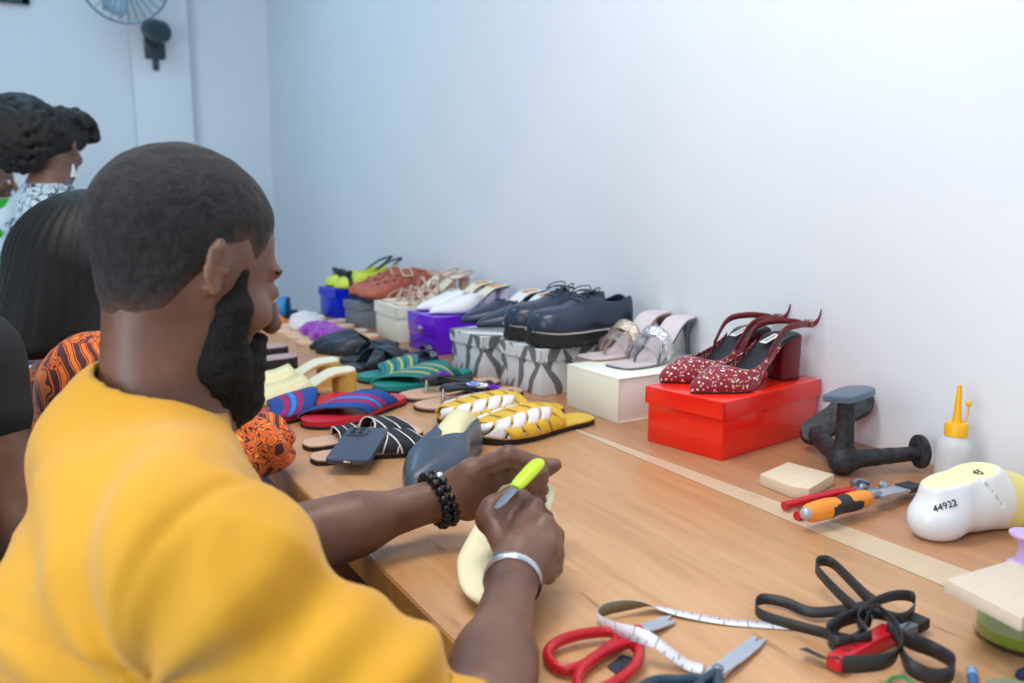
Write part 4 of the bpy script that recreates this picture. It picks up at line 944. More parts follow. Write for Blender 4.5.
obj('liquid', lathe([(.001, .0037), (.038, .0037), (.0432, .0073), (.0442, .016), (.0442, .019), (.001, .019)], 36), mat('olive_green_liquid', srgb(140, 160, 20), .2, .05), jr, 'olive green liquid')
md = thing('fibreboard_plate', 'pale fibreboard plate lying on top of the glass jar', 'board'); Zm = TZ+.0585
q = [P(x, y, Zm+.014) for x, y in ((945, 579), (1011, 560), (1080, 590), (1022, 618))]; cen = sum(q)/4; md.location = (float(cen[0]), float(cen[1]), Zm)
obj('plate', prism([(v[0]-cen[0], v[1]-cen[1]) for v in q][::-1], 0, .014, .0008), mat('raw_fibreboard', srgb(216, 200, 180), .7, .04, 200), md)
lid = thing('jar_lid', 'olive lid of a small pot at the bottom right edge of the photo', 'pot'); q = P(1014, 706); lid.location = tuple(map(float, q)); obj('pot_body', lathe([(.001, .0005), (.024, .0005), (.026, .004), (.026, .012), (.024, .014), (.001, .014)], 24), mat('grey_green_plastic', srgb(130, 140, 116), .4), lid)
def pen(label, a, b, col):
    o = thing('pen', label, 'pen'); A, B = tp(*a, .0058), tp(*b, .0058); o.location = (float(A[0]), float(A[1]), TZ); u = unit(B-A)
    obj('barrel', tube([A, A+(B-A)*.8], .0048, 12), mat('blue_pen_plastic', srgb(50, 96, 150), .25), o, world=True); obj('pen_cap', tube([A+(B-A)*.78, B-u*.004, B], [.0052, .0052, .003], 12), mat(*col), o, world=True)
pen('blue pen upright in the photo between ribbon and jar', (978, 712), (971, 668), ('pale_blue_cap', srgb(140, 170, 200), .3)); pen('blue pen at the right edge below the jar', (1058, 657), (1018, 676), ('dark_blue_cap', srgb(24, 44, 84), .3))
gc = thing('green_cord', 'scrap of green cord beside the ribbon at the bottom edge', 'cord'); q = P(900, 684); gc.location = tuple(map(float, q))
obj('cord_loop', tube(curve([tp(886, 686, .002), tp(892, 678, .006), tp(903, 677, .007), tp(912, 684, .003), tp(920, 690, .002)], 20), .0016, 7), mat('green_cord_fibre', srgb(40, 140, 70), .6), gc, world=True)

# snap-off knife, ribbon
kn = thing('utility_knife', 'red utility knife under the tangled black ribbon', 'knife'); k0 = tp(833, 664, .01); k1 = tp(884, 636, .01); k2 = tp(922, 620, .01); kn.location = (float(k0[0]), float(k0[1]), TZ)
def slabbar(a, b, wa, wb_, th, bev=.002):
    u = unit(b-a); w = unit(np.cross(u, ez)); L = np.linalg.norm(b-a); V, F = box(0, L, -1, 1, -th, th); V = np.array([a+u*v[0]+w*v[1]*(wa+(wb_-wa)*v[0]/L)+ez*v[2] for v in V]); return V, F
obj('handle', slabbar(k0, k1+(k1-k0)*.15, .0085, .0105, .0075), redp, kn, world=True, bev=.003)
for i in range(3): q = k0+(k1-k0)*(.22+.16*i); obj('grip_hole', slabbar(q+ez*.0072, q+(k1-k0)*.06+ez*.0072, .003, .003, .0012), mat('dark_red_recess', (.16, .01, .02), .5), kn, world=True)
obj('blade_channel', slabbar(k1+(k1-k0)*.1, k2-(k2-k1)*.25, .009, .009, .004), steel, kn, world=True); obj('end_clip', slabbar(k2-(k2-k1)*.3, k2, .0115, .01, .006), black_rubber, kn, world=True, bev=.002)
rib = mat('black_satin_ribbon', (.026, .025, .028), .5, .1); rbn = thing('ribbon', 'tangled length of black ribbon lying over the red utility knife', 'ribbon'); q = P(862, 640); rbn.location = tuple(map(float, q))
def ribbon(ctrl, w=.013, n=60, sides=None):
    ctrl = [(x, y, max(h, w/2+.001)+(.009 if 832 < x < 926 and 612 < y < 668 else .002)) for x, y, h in ctrl]
    c = curve([tp(*v) for v in ctrl], n); t_ = np.gradient(c, axis=0); t_ /= np.linalg.norm(t_, axis=1)[:, None]+1e-9
    if sides is None: sd = np.tile(ez, (len(c), 1))
    else:
        k = np.linspace(0, 1, len(sides)); sd = np.stack([np.interp(np.linspace(0, 1, len(c)), k, [v[i] for v in sides]) for i in range(3)], 1)
    sd = sd-t_*(sd*t_).sum(1)[:, None]; sd /= np.linalg.norm(sd, axis=1)[:, None]+1e-9; return band(c, sd, w)[0]
U = (0, 0, 1); Tl = (-.55, -.6, .55)
obj('ribbon_loop', ribbon([(872, 622, .012), (848, 602, .02), (826, 580, .026), (816, 567, .028), (820, 561, .028), (832, 563, .026), (848, 578, .022), (866, 596, .018), (880, 606, .016)], .0135, 64, [(.3, .3, .8), U, U, U, (.2, .2, .9), (.5, .5, .6)]), rib, rbn, world=True, solid=.0006)
obj('ribbon_loop', ribbon([(866, 606, .012), (838, 611, .008), (810, 612, .007), (784, 602, .007), (762, 599, .007), (755, 606, .007), (762, 615, .007), (790, 624, .007), (820, 632, .008), (850, 640, .01), (872, 636, .014)], .012, 80, [(.4, .6, .5), (.3, .5, .7), U, U, U]), rib, rbn, world=True, solid=.0006)
obj('ribbon_loop', ribbon([(866, 632, .016), (858, 618, .022), (870, 605, .024), (893, 596, .022), (912, 597, .018), (914, 608, .016), (902, 618, .014), (880, 614, .012), (862, 612, .016)], .0125, 64, [U, U, U]), rib, rbn, world=True, solid=.0006)
obj('ribbon_loop', ribbon([(872, 612, .018), (842, 620, .018), (828, 634, .014), (836, 644, .01), (856, 640, .01), (866, 626, .014), (872, 612, .018)], .017, 60, [U, U, U]), rib, rbn, world=True, solid=.0006)
obj('ribbon_loop', ribbon([(880, 610, .024), (896, 628, .022), (900, 648, .016), (888, 660, .01), (862, 664, .007), (842, 664, .0065)], .018, 50, [(-.6, -.6, .4), (-.3, -.4, .7), U, U]), rib, rbn, world=True, solid=.0006)
obj('ribbon_loop', ribbon([(886, 628, .012), (908, 640, .008), (934, 650, .008), (953, 662, .01), (951, 674, .011), (930, 676, .011), (908, 664, .011), (900, 646, .014), (894, 630, .02)], .017, 64, [U, U, U, U, (.2, .4, .8)]), rib, rbn, world=True, solid=.0006)
obj('ribbon_end', ribbon([(842, 660, .008), (830, 660, .005), (816, 654, .0035), (803, 648, .003)], .013, 20, [(-.6, .8, .3), (-.6, .8, .1)]), rib, rbn, world=True, solid=.0006)

# tape measure, scissors
t = NT('tape_measure_print'); co = t.coord('UV'); sp2 = t.n('ShaderNodeSeparateXYZ'); t.l(co, sp2.inputs[0])
tick = t.math('MULTIPLY', t.math('LESS_THAN', t.math('FRACT', t.math('MULTIPLY', sp2.outputs[1], 100)), .13), t.math('GREATER_THAN', sp2.outputs[0], .62))
big = t.math('MULTIPLY', t.math('LESS_THAN', t.math('FRACT', t.math('MULTIPLY', sp2.outputs[1], 39.37)), .06), t.math('LESS_THAN', sp2.outputs[0], .62))
gm = t.n('ShaderNodeNewGeometry'); front = t.mix(t.math('MAXIMUM', tick, big), srgb(232, 232, 238), (.3, .3, .34)); t.base(t.mix(gm.outputs['Backfacing'], front, front)); t.set(rough=.35); tapem = t.m
tm = thing('tape_measure', 'white tape measure curling past the red scissors to the ribbon', 'tape measure'); q = P(650, 620); tm.location = tuple(map(float, q))
ctrl = [(704, 669, .004), (688, 665, .005), (672, 654, .014), (655, 642, .023), (638, 635, .025), (618, 630, .021), (603, 624, .010), (597, 617, .011), (604, 610, .012), (620, 606, .012), (640, 605, .010), (660, 608, .005), (684, 614, .0032), (722, 621, .002), (762, 624.5, .0015), (809, 627, .0015)]
c = curve([tp(*v) for v in ctrl], 150); tg = np.gradient(c, axis=0); tg /= np.linalg.norm(tg, axis=1)[:, None]
sdv = [(-.5, -.6, -.1), (-.5, -.6, -.2), (-.5, -.6, -.25), (-.5, -.6, -.35), (-.3, -.4, -.7), (-.1, -.1, -1), (0, 0, -1), (0, 0, -1), (0, 0, -1), (0, .1, -.9), (.2, .4, -.6), (.4, .7, -.1), (.4, .7, .02), (.4, .7, 0), (.4, .7, 0), (.4, .7, 0)]
sd = np.stack([np.interp(np.linspace(0, 1, len(c)), np.linspace(0, 1, 16), [v[i] for v in sdv]) for i in range(3)], 1); sd -= tg*(sd*tg).sum(1)[:, None]; sd /= np.linalg.norm(sd, axis=1)[:, None]
(V, F), uv = band(c, sd, .0148); tp_ = obj('tape', (V, F), [tapem, mat('tape_reverse_olive', srgb(128, 118, 92), .5)], tm, world=True, uv=uv, solid=.0004); tp_.modifiers['thick'].material_offset = 1
obj('end_tip', (band(c[-4:]+ez*.0006, sd[-4:], .017)[0]), steel, tm, world=True, solid=.0006)
def scissors(label, piv, tipA, tipB, loops, hm, zc, rr, crossing):
    o = thing('scissors', label, 'scissors'); pv = tp(*piv, zc); o.location = (float(pv[0]), float(pv[1]), TZ)
    for i, tip in enumerate((tipA, tipB)):
        tpn = tp(*tip, .003); u = unit(tpn-pv); w = unit(np.cross(u, ez)); z = zc+(.0014 if i else -.0014); L = np.linalg.norm(tpn-pv)
        prof = [(-.018, .006), (0, .0085), (L*.4, .0075), (L*.8, .0045), (L, .0005)]; rg = []
        for x, hw in prof:
            p = pv+u*x; p = np.array([p[0], p[1], TZ+z+(0.003-z)*max(0, x)/L]); rg.append([p-w*hw+ez*.001, p+w*hw+ez*.001, p+w*hw-ez*.001, p-w*hw-ez*.001])
        bl_ = obj('blade', loft(rg), mat('bright_blade_steel', (0, 0, 0)), o, world=True)
    for lp in loops:
        pts_ = curve([tp(x, y, h) for x, y, h in lp['ring']], 44, True); pts_ = np.vstack([pts_, pts_[:2]])
        hd = obj('handle', join(tube(pts_, rr, 10, 1.15, cap=False), tube(curve([tp(x, y, h) for x, y, h in lp['arm']], 14), np.linspace(rr*1.15, rr*.8, len(curve([(0,0,0)]*len(lp['arm']), 14))), 10, 1.1)), hm, o, world=True)
    obj('pivot_screw', ball(pv+ez*.0035, .0058, 14, 8, (1, 1, .45)), hm if hm.name.startswith('red') else steel, o, world=True); return o
pouch = thing('fabric_swatch', 'dark fabric swatch under the red scissors handle', 'fabric'); q = P(626, 664); pouch.location = tuple(map(float, q))
obj('swatch', prism([tuple((P(x, y)-q)[:2]) for x, y in ((607, 668), (622, 656), (643, 662), (640, 667), (616, 675))][::-1], .0004, .002, .0003), mat('dark_speckled_cloth', (.03, .035, .05), .8, .8, 300), pouch)
scissors('red handled scissors at the bottom, blades towards the tape measure', (638, 631), (671, 616), (676, 621),
  [dict(ring=[(548, 658, .009), (551, 647, .01), (570, 637, .012), (598, 632, .012), (616, 633, .012), (617, 641, .011), (600, 654, .009), (580, 667, .009), (560, 669, .008)], arm=[(616, 636, .012), (626, 634, .011), (640, 629, .0095)]),
   dict(ring=[(577, 681, .008), (583, 668, .009), (604, 652, .011), (628, 643, .013), (639, 647, .013), (637, 663, .012), (622, 678, .009), (600, 690, .008), (583, 690, .008)], arm=[(636, 648, .0125), (637, 640, .012), (640, 631, .0095)])], redp, .0085, .0052, True)
darkh = mat('petrol_blue_handle', srgb(36, 62, 84), .35)
scissors('silver scissors with petrol blue handles, cut off by the bottom edge', (718, 671), (757, 636), (766, 639),
  [dict(ring=[(700, 682, .007), (680, 681, .007), (655, 682, .007), (640, 692, .007), (655, 702, .007), (685, 700, .007)], arm=[(698, 684, .007), (708, 678, .0075), (716, 672, .008)]),
   dict(ring=[(690, 712, .007), (705, 698, .007), (722, 694, .007), (728, 704, .007), (715, 722, .007), (694, 728, .007)], arm=[(718, 696, .007), (718, 684, .0075), (718, 672, .008)])], darkh, .0075, .0055, False)
# small shifts on the table so that no two shoes touch
NUDGE = {'slingback_pump': (0.0001, -0.0036), 'slingback_pump.001': (-0.0060, 0.0036), 'heeled_sandal': (-0.0022, 0.0000), 'heeled_sandal.001': (-0.0042, 0.0000), 'strappy_heel': (-0.0001, -0.0026), 'strappy_heel.001': (0.0001, 0.0026), 'bow_pump': (0.0001, -0.0023), 'bow_pump.001': (-0.0001, 0.0023), 'wrapped_slide': (-0.0106, -0.0096), 'wrapped_slide.001': (0.0087, 0.0032), 'wrapped_slide.002': (0.0000, -0.0062), 'wrapped_slide.003': (-0.0173, -0.0055), 'flower_sandal': (0.0019, -0.0077), 'flower_sandal.001': (0.0086, 0.0110), 'elastic_sandal': (-0.0304, 0.0115), 'elastic_sandal.001': (0.0019, 0.0187), 'block_heel_mule': (-0.0004, 0.0036), 'flat_mule': (-0.0108, -0.0424), 'flat_mule.001': (-0.0073, -0.0307), 'black_slide': (-0.0063, 0.0336), 'black_slide.001': (0.0005, 0.0038), 'fluffy_slide': (-0.0008, 0.0082), 'fluffy_slide.001': (-0.0007, 0.0316), 'fluffy_slide.002': (-0.0189, 0.0190), 'fluffy_slide.003': (0.0065, 0.0209), 'flat_mule.002': (-0.0324, 0.0265), 'flat_mule.003': (-0.0698, 0.0417), 'blue_sandal': (0.0167, 0.0143), 'blue_sandal.001': (0.0121, 0.0722)}
for n_, (dx, dy) in NUDGE.items(): bpy.data.objects[n_].location.x += dx; bpy.data.objects[n_].location.y += dy
# ---------------------------------------------------------------- people
def skin(name, a, b, c):
    t = NT(name); co = t.coord('Object'); n = t.n('ShaderNodeTexNoise', i_Scale=16.0, i_Detail=5.0); t.l(co, n.inputs[0]); n2 = t.n('ShaderNodeTexNoise', i_Scale=420.0, i_Detail=2.0); t.l(co, n2.inputs[0])
    t.base(t.ramp(n.outputs[0], [(.32, a), (.5, b), (.68, c)])); t.set(rough=.43, sss=.06); t.bump(n2.outputs[0], .12, .001); return t.m
skin_m = skin('deep_brown_skin', (.125, .054, .034), (.175, .082, .053), (.22, .11, .074))
skin_w = skin('brown_skin', (.16, .075, .048), (.21, .105, .07), (.25, .13, .09))
def local(prims, R, o, sc=1.0):
    """move primitives given in a local frame (columns of R) to the world"""
    R = np.asarray(R); o = np.asarray(o)
    return [((lambda p, f=f: f(((p-o)@R)/sc)*sc), op, k*sc) for f, op, k in prims]
def frame_from(f, up=(0, 0, 1)):
    f = unit(f); l = unit(np.cross(up, f)); return np.array([f, l, np.cross(f, l)]).T
def head_prims(fem=False):
    pr = [E((-.012, 0, .035), (.1, .078, .088)), E((.028, 0, -.03), (.066, .064, .092), k=.03), E((.034, 0, -.088), (.056, .052, .04), k=.02), S((.08, 0, -.112), .02, .02),
          E((.085, 0, .016), (.018, .046, .013), k=.012)]
    for s in (-1, 1):
        pr += [E((.064, s*.047, -.034), (.026, .02, .022), k=.015), S((.113, s*.034, -.008), .021, .012, '-'), E((.086, s*.033, -.008), (.0125, .0165, .011), k=.004)]
    pr += [C((.098, 0, -.002), (.117, 0, -.041), .0085, .013, .01), E((.099, 0, -.072), (.013, .026, .0075), k=.006), E((.097, 0, -.086), (.013, .023, .008), k=.006)]
    for s in (-1, 1):
        Re = np.array(Euler((0, -.15, -s*.38)).to_matrix()); q = np.array([-.002, s*.0805, .002])
        pr += [E(q, (.0165, .0055, .0295), Re, .004), E(q+np.array([.0045, s*.0062, .002]), (.0098, .0055, .0185), Re, .003, '-'), C(q+np.array([-.008, s*.0075, -.014]), q+np.array([-.004, s*.0075, .018]), .0028, .003, .004),
               E(q+np.array([.0105, s*.002, -.004]), (.004, .005, .0075), Re, .003), S(q+np.array([.006, s*.001, -.026]), .0078, .006)]
    return pr
def finger(pts, r0, r1, k=.004):
    n = len(pts)-1; rr = np.linspace(r0, r1, n+1); return [C(pts[i], pts[i+1], rr[i], rr[i+1], k) for i in range(n)]
def hand_prims(w, a, b, n, curl=.5, sc=1.0):
    """plain relaxed hand: wrist w, along a, b towards the thumb, n out of the back of the hand"""
    a, b, n = unit(a), unit(b), unit(n); pr = [C(w, w+a*.03*sc, .026*sc, .027*sc, .015), Bx(w+a*.05*sc, (.042*sc, .039*sc, .014*sc), np.array([a, b, n]).T, .012*sc, .012)]
    for i, (off, ln, ln0) in enumerate(((.028, .072, .09), (.009, .08, .094), (-.011, .074, .09), (-.029, .058, .082))):
        p = w+a*ln0*sc+b*off*sc; ps = [p]; d = a.copy()
        for j, fr in enumerate((.45, .3, .25)):
            ang = curl*(j*.75+.35); d = unit(a*math.cos(ang)-n*math.sin(ang)); p = p+d*ln*fr*sc; ps.append(p)
        pr += finger(ps, .0095*sc, .0072*sc)
    t0 = w+a*.018*sc+b*.028*sc; t1 = t0+(a*.7+b*.6-n*.2)*.04*sc; t2 = t1+(a*.92+b*.15-n*.2)*.032*sc; t3 = t2+(a*.95-n*.25)*.026*sc
    return pr+finger([t0, t1, t2, t3], .0145*sc, .0085*sc, .008)
def bounds(pts, pad): P_ = np.array(pts); return P_.min(0)-pad, P_.max(0)+pad
def joined(*ms): return join(*[(m[0], [tuple(f) for f in np.asarray(m[1]).tolist()]) for m in ms])

# -------- the man in the yellow shirt
HS = .96; Hc = D(186, 263, .945); pit = math.radians(19); yaw = math.radians(13)
Rz = np.array(Euler((0, 0, yaw)).to_matrix()); RH = Rz @ np.array([[math.cos(pit), 0, math.sin(pit)], [0, 1, 0], [-math.sin(pit), 0, math.cos(pit)]])
def hw(*p): return Hc+RH@np.array(p, float)*HS
NB = D(156, 412, .945); CH = np.array([.10, .9, .82]); PV = np.array([.0, .92, .56])
SR = np.array([.112, .72, .918]); SL = np.array([.13, 1.06, .92]); ER = np.array([.288, .578, .770]); EL = np.array([.22, 1.025, .786])
WR = P(513, 578, .803); WL = P(446, 497, .812)
man = thing('person', 'person in a bright yellow shirt bending over the table, cutting a cream sheet', 'person', (PV[0], PV[1], 0))
neck = [C(hw(-.022, 0, -.04), NB, .052, .056, .03), C(hw(.02, 0, -.07), NB+np.array([.04, 0, -.01]), .04, .044, .03), C(NB, NB+ez*-.08, .056, .056, .02)]
torso = [C(NB+ez*-.07, CH, .05, .085, .03), C(CH, PV, .09, .12, .06), C(CH+np.array([0, -.09, .0]), CH+np.array([0, .09, .0]), .085, .085, .04), C(NB+np.array([-.01, 0, -.09]), SR, .05, .05, .03), C(NB+np.array([-.01, 0, -.09]), SL, .05, .05, .03)]
arms_u = [C(SR, ER, .042, .037, .03), C(SL, EL, .042, .04, .03)]
KR, KL = np.array([.33, .72, .53]), np.array([.42, 1.07, .52]); AR, AL = np.array([.3, .70, .09]), np.array([.45, 1.09, .09])
legs = [C(PV+np.array([0, -.09, -.02]), KR, .085, .06, .05), C(PV+np.array([0, .09, -.02]), KL, .085, .06, .05), C(KR, AR, .058, .038, .03), C(KL, AL, .058, .038, .03)]
feet = [C(AR+np.array([-.03, 0, -.05]), AR+np.array([.15, 0, -.06]), .036, .026, .02), C(AL+np.array([-.03, 0, -.05]), AL+np.array([.15, 0, -.06]), .036, .026, .02)]
head = local(head_prims(), RH, Hc, HS)
big = sdf(head+neck+torso+arms_u+legs+feet, *bounds([PV, AR+np.array([.16, 0, -.08]), AL+np.array([.16, 0, -.08]), hw(.12, 0, .13), hw(-.12, 0, .1), SR, SL, ER], .17), .0062)
# forearms and hands at finer resolution
IM, MM, RM, PM = P(519, 497, .85), P(533, 503, .851), P(543, 520, .844), P(545, 543, .828)
ax_ = unit((IM+MM+RM+PM)/4-WR); br_ = unit(PM-IM); nr_ = unit(np.cross(br_, ax_)); nr_ = nr_ if nr_[2] > 0 else -nr_
b2_ = np.cross(nr_, ax_)
fr = [C(ER, WR, .038, .0245, .02, flat=None), C(ER+(WR-ER)*.2, ER+(WR-ER)*.45, .039, .035, .03), C(WR, WR+ax_*.03, .0245, .027, .02)]
for m_, q in ((IM, .0), (MM, .0), (RM, 0), (PM, 0)):
    fr += [C(WR+ax_*.012+(m_-WR)*.1, m_-nr_*.008, .0145, .0112, .014), S(m_-nr_*.004, .0102, .006)]
    d1 = unit(ax_*.35-nr_*.93); d2 = unit(-ax_*.85-nr_*.5); d3 = unit(-ax_*.9+nr_*.35)
    ln = .032 if m_ is not PM else .024
    p1 = m_-nr_*.006+d1*ln; p2 = p1+d2*ln*.62; p3 = p2+d3*.02; fr += finger([m_-nr_*.006, p1, p2, p3],   .0098, .008, .004)
T0 = WR+ax_*.012-br_*.02-nr_*.004; T1 = P(490, 519, .836); T2 = P(492, 506, .849); T3 = P(511, 492, .86)
fr += finger([T0, T1, T2, T3], .0155, .0085, .008)
fr += [C(T1, IM-nr_*.014, .013, .013, .014), Bx(WR+ax_*.045-nr_*.013, (.034, .03, .013), np.array([ax_, b2_, nr_]).T, .012, .014), E((IM+PM)/2-ax_*.022-nr_*.022, (.034, .03, .022), np.array([ax_, b2_, nr_]).T, .014)]
armR = sdf(fr, *bounds([ER, WR, IM, PM, T1, p1], .055), .0030)
TT = P(555, 465, .862); al_ = unit(TT-WL); bl_ = unit(np.cross(al_, np.cross(ez, al_))); bl_ = bl_ if bl_[2] > 0 else -bl_; nl_ = unit(np.cross(al_, bl_)); nl_ = nl_ if nl_[1] > 0 else -nl_      # back of the hand faces away from the camera
fl = [C(EL, WL, .038, .0255, .02), C(EL+(WL-EL)*.15, EL+(WL-EL)*.5, .041, .036, .03), C(WL, WL+al_*.035, .0265, .03, .02), Bx(WL+al_*.052-bl_*.006+nl_*.004, (.042, .034, .0155), np.array([al_, bl_, nl_]).T, .013, .014)]
t1 = WL+al_*.045+bl_*.024-nl_*.008; t2 = WL+al_*.1+bl_*.03-nl_*.008
fl += [C(WL+al_*.02+bl_*.006-nl_*.006, t1, .022, .018, .015)]+finger([t1, t2, TT-al_*.012, TT], .016, .0088, .006)
for i, (o_, ln) in enumerate(((.006, .09), (-.004, .084), (-.018, .074), (-.033, .06))):
    p0 = WL+al_*.088+bl_*o_+nl_*.006; d1 = unit(al_*.92-nl_*.25); d2 = unit(al_*.25-nl_*.95); d3 = unit(-al_*.6-nl_*.6)
    p1 = p0+d1*ln*.5; p2 = p1+d2*ln*.34; p3 = p2+d3*ln*.26; fl += [S(p0, .0115, .006)]+finger([WL+al_*.05+bl_*o_, p0, p1, p2, p3], .0115, .0078, .004)
    if i == 0: RG = p0+(p1-p0)*.8, unit(p1-p0)
armL = sdf(fl, *bounds([EL, WL, TT, p0, p1], .055), .0030)
obj('body', joined(big, armR, armL), skin_m, man, world=True, smooth=180)
# close cropped hair, fading at the temples and nape
t = NT('cropped_black_hair'); co = t.coord('Object'); n = t.n('ShaderNodeTexNoise', i_Scale=85.0, i_Detail=3.0, i_Roughness=.7); t.l(co, n.inputs[0])
hc_ = t.ramp(n.outputs[0], [(.35, (.004, .004, .005)), (.7, (.022, .02, .023))]); fa = t.n('ShaderNodeAttribute', attribute_name='stubble')
t.base(t.mix(t.math('MULTIPLY', fa.outputs['Fac'], t.ramp(n.outputs[0], [(.3, (.55,)*3), (.65, (1,)*3)])), hc_, (.11, .052, .035))); t.set(rough=.85, sheen=.04); t.bump(n.outputs[0], .9, .004); hairm = t.m
def hairline(p):
    q = (p-Hc)@RH/HS; x, y, z = q[:, 0], np.abs(q[:, 1]), q[:, 2]
    lim = np.interp(x, [-.12, -.07, -.035, -.012, .012, .03, .045, .07, .085, .11], [-.08, -.08, -.064, -.02, .022, .03, .012, .052, .072, .085]); return (lim-z)*.8
def fade(p): h = -hairline(p); return -.0052*np.clip(h/.022, 0, 1)**.7+.0022
cap = head[:5]+neck[:1]+[Fn(fade, 'd'), Fn(lambda p: noise3(p, 300, 21)*.0011, 'd'), Fn(hairline, '&', .003)]
VFh = sdf(cap, *bounds([hw(-.12, -.1, -.12), hw(.12, .1, .14), hw(-.12, .1, .14), hw(.1, -.1, -.12)], .03), .0036); ho = obj('hair', VFh, hairm, man, world=True, smooth=180)
at_ = ho.data.attributes.new('stubble', 'FLOAT', 'POINT'); at_.data.foreach_set('value', (1-np.clip(-hairline(VFh[0])/.026, 0, 1)).astype(np.float32))
bd = []
for s in (-1, 1):
    bd += [C((.034, s*.0635, .008), (.036, s*.064, -.04), .0065, .0135, .012), C((.036, s*.06, -.04), (.045, s*.05, -.1), .02, .028, .02), C((.045, s*.045, -.095), (.085, s*.02, -.125), .028, .03, .02), C((.098, s*.02, -.06), (.088, s*.036, -.09), .006, .016, .012)]
bd += [E((.078, 0, -.1), (.03, .046, .034), k=.02), E((.07, 0, -.135), (.046, .044, .038), k=.03), E((.055, 0, -.158), (.034, .036, .03), k=.03), C((.1, -.02, -.061), (.1, .02, -.061), .006, .006, .006), Fn(lambda p: noise3(p, 230, 5)*.0035+noise3(p, 520, 6)*.0018, 'd')]
bl2 = local(bd[:-1], RH, Hc, HS)+[bd[-1]]
t = NT('black_beard'); co = t.coord('Object', (220, 220, 220)); n = t.n('ShaderNodeTexNoise', i_Scale=1.0, i_Detail=4.0); t.l(co, n.inputs[0]); t.base(t.ramp(n.outputs[0], [(.35, (.003, .003, .0035)), (.75, (.014, .013, .014))])); t.set(rough=.8, sheen=.0, spec=.3); t.bump(n.outputs[0], 1.0, .005)
obj('beard', sdf(bl2, *bounds([hw(-.02, -.1, -.2), hw(.13, .1, .05), hw(-.02, .1, .04), hw(.14, -.09, -.2)], .035), .0036), t.m, man, world=True, smooth=180)
eyem = mat('eye_white', (.75, .72, .68), .2); irism = mat('dark_iris', (.02, .012, .008), .15)
for s in (-1, 1):
    e = obj('eye', ball(hw(.0865, s*.033, -.009), .0118), eyem, man, world=True); obj('iris', ball(hw(.0945, s*.033, -.011), .0055), irism, e).parent = man
    obj('eyebrow', tube([hw(.0955, s*.014, .014), hw(.0955, s*.03, .019), hw(.084, s*.048, .015)], [.0024, .003, .002], 8), hairm, man, world=True)
    obj('eyelash', tube([hw(.096, s*.022, -.007), hw(.098, s*.033, -.006), hw(.092, s*.043, -.008)], [.0012, .002, .0012], 6), hairm, man, world=True)
# shirt
def foldfun(p):
    """cloth folds: radiate from the armpit and run across the back"""
    q = p-(SR+np.array([-.02, .02, -.1])); ang = np.arctan2(q[:, 2], q[:, 0]*.8-q[:, 1]*.5); r = np.sqrt((q**2).sum(1))
    f1 = np.sin(ang*9+3*np.sin(r*9))*np.exp(-((r-.16)/.12)**2)*.0075
    q2 = p-ER; r2 = np.sqrt((q2**2).sum(1)); f2 = np.sin((q2@unit(ER-SR))*95+noise3(p, 24, 3)*2)*np.exp(-(r2/.16)**2)*.008
    q3 = p-EL; r3 = np.sqrt((q3**2).sum(1)); f3 = np.sin((q3@unit(EL-SL))*95+1+noise3(p, 24, 4)*2)*np.exp(-(r3/.16)**2)*.007
    
    w = p@np.array([[1, 0, 0], [0, 1, 0], [.35, .25, .55]]); rg = 1-np.abs(noise3(w, 34, 15))*2.2
    sm = lambda d: np.exp(-(d/.0055)**2)*.0035
    arm = (p-(SR+eR*.015))@unit(eR*.8+np.array([.1, -.6, .1])); yoke = (p-(CH+ez*-.01))@unit(np.array([.25, .1, 1.0]))
    return f1+f2+f3+noise3(p, 17, 8)*.005+np.clip(rg, 0, 1)*-.0055+noise3(p, 80, 9)*.0012+sm(arm)*(p[:, 0] < SR[0]+.05)+sm(yoke)*(arm < 0)*(p[:, 0] < CH[0])
CUR = ER+(SR-ER)*.06; CUL = EL+(SL-EL)*.15; eR = unit(ER-SR)
aN = unit(hw(-.02, 0, -.05)-NB)
NC = D(153, 405, .935); uC = unit(_rt*.88-_up*.48); vC = unit(np.cross(ez, uC)); nC = np.cross(uC, vC)
sh = [C(NC-nC*.055, NC-nC*.016, .082, .073, .03), C(NB+np.array([-.01, 0, -.09]), CH+np.array([.0, 0, .02]), .06, .112, .05), C(CH, PV+np.array([0, 0, .04]), .112, .15, .08), C(CH+np.array([-.0, -.085, .01]), CH+np.array([.0, .07, .0]), .108, .104, .06), C(NC-nC*.06, SR, .066, .07, .05), C(NC-nC*.06, SL, .05, .056, .04),
      C(SR, ER, .062, .046, .04), C(SL, CUL, .058, .056, .04), Fn(foldfun, 'd')]
sh += [C(NC-nC*.05, NC+nC*.2, .062, .072, .008, '-'), Fn(lambda p: (p-(ER-eR*.018))@eR, '&', .006), C(ER-eR*.035, ER+eR*.1, .04, .04, .004, '-')]
def ringpts(r, lift, n=40):
    return np.array([NC+nC*lift+uC*r*1.02*math.cos(a)+vC*r*math.sin(a) for a in np.linspace(0, 2*math.pi, n+1)])
yel_shirt = NT('yellow_cotton'); co = yel_shirt.coord('Object'); n = yel_shirt.n('ShaderNodeTexNoise', i_Scale=700.0, i_Detail=2.0); yel_shirt.l(co, n.inputs[0]); n2 = yel_shirt.n('ShaderNodeTexNoise', i_Scale=5.0, i_Detail=2.0); yel_shirt.l(co, n2.inputs[0])
yel_shirt.base(yel_shirt.ramp(n2.outputs[0], [(.3, (.66, .315, .006)), (.7, (.72, .355, .010))])); yel_shirt.set(rough=.75, sheen=.2); yel_shirt.bump(n.outputs[0], .12, .001); ysh = yel_shirt.m
obj('collar', loft(list(np.stack([ringpts(.079, -.032), ringpts(.0765, -.014), ringpts(.074, .002), ringpts(.0715, .0038), ringpts(.0695, -.002), ringpts(.068, -.03)], 0)), False, False), ysh, man, world=True, smooth=180)
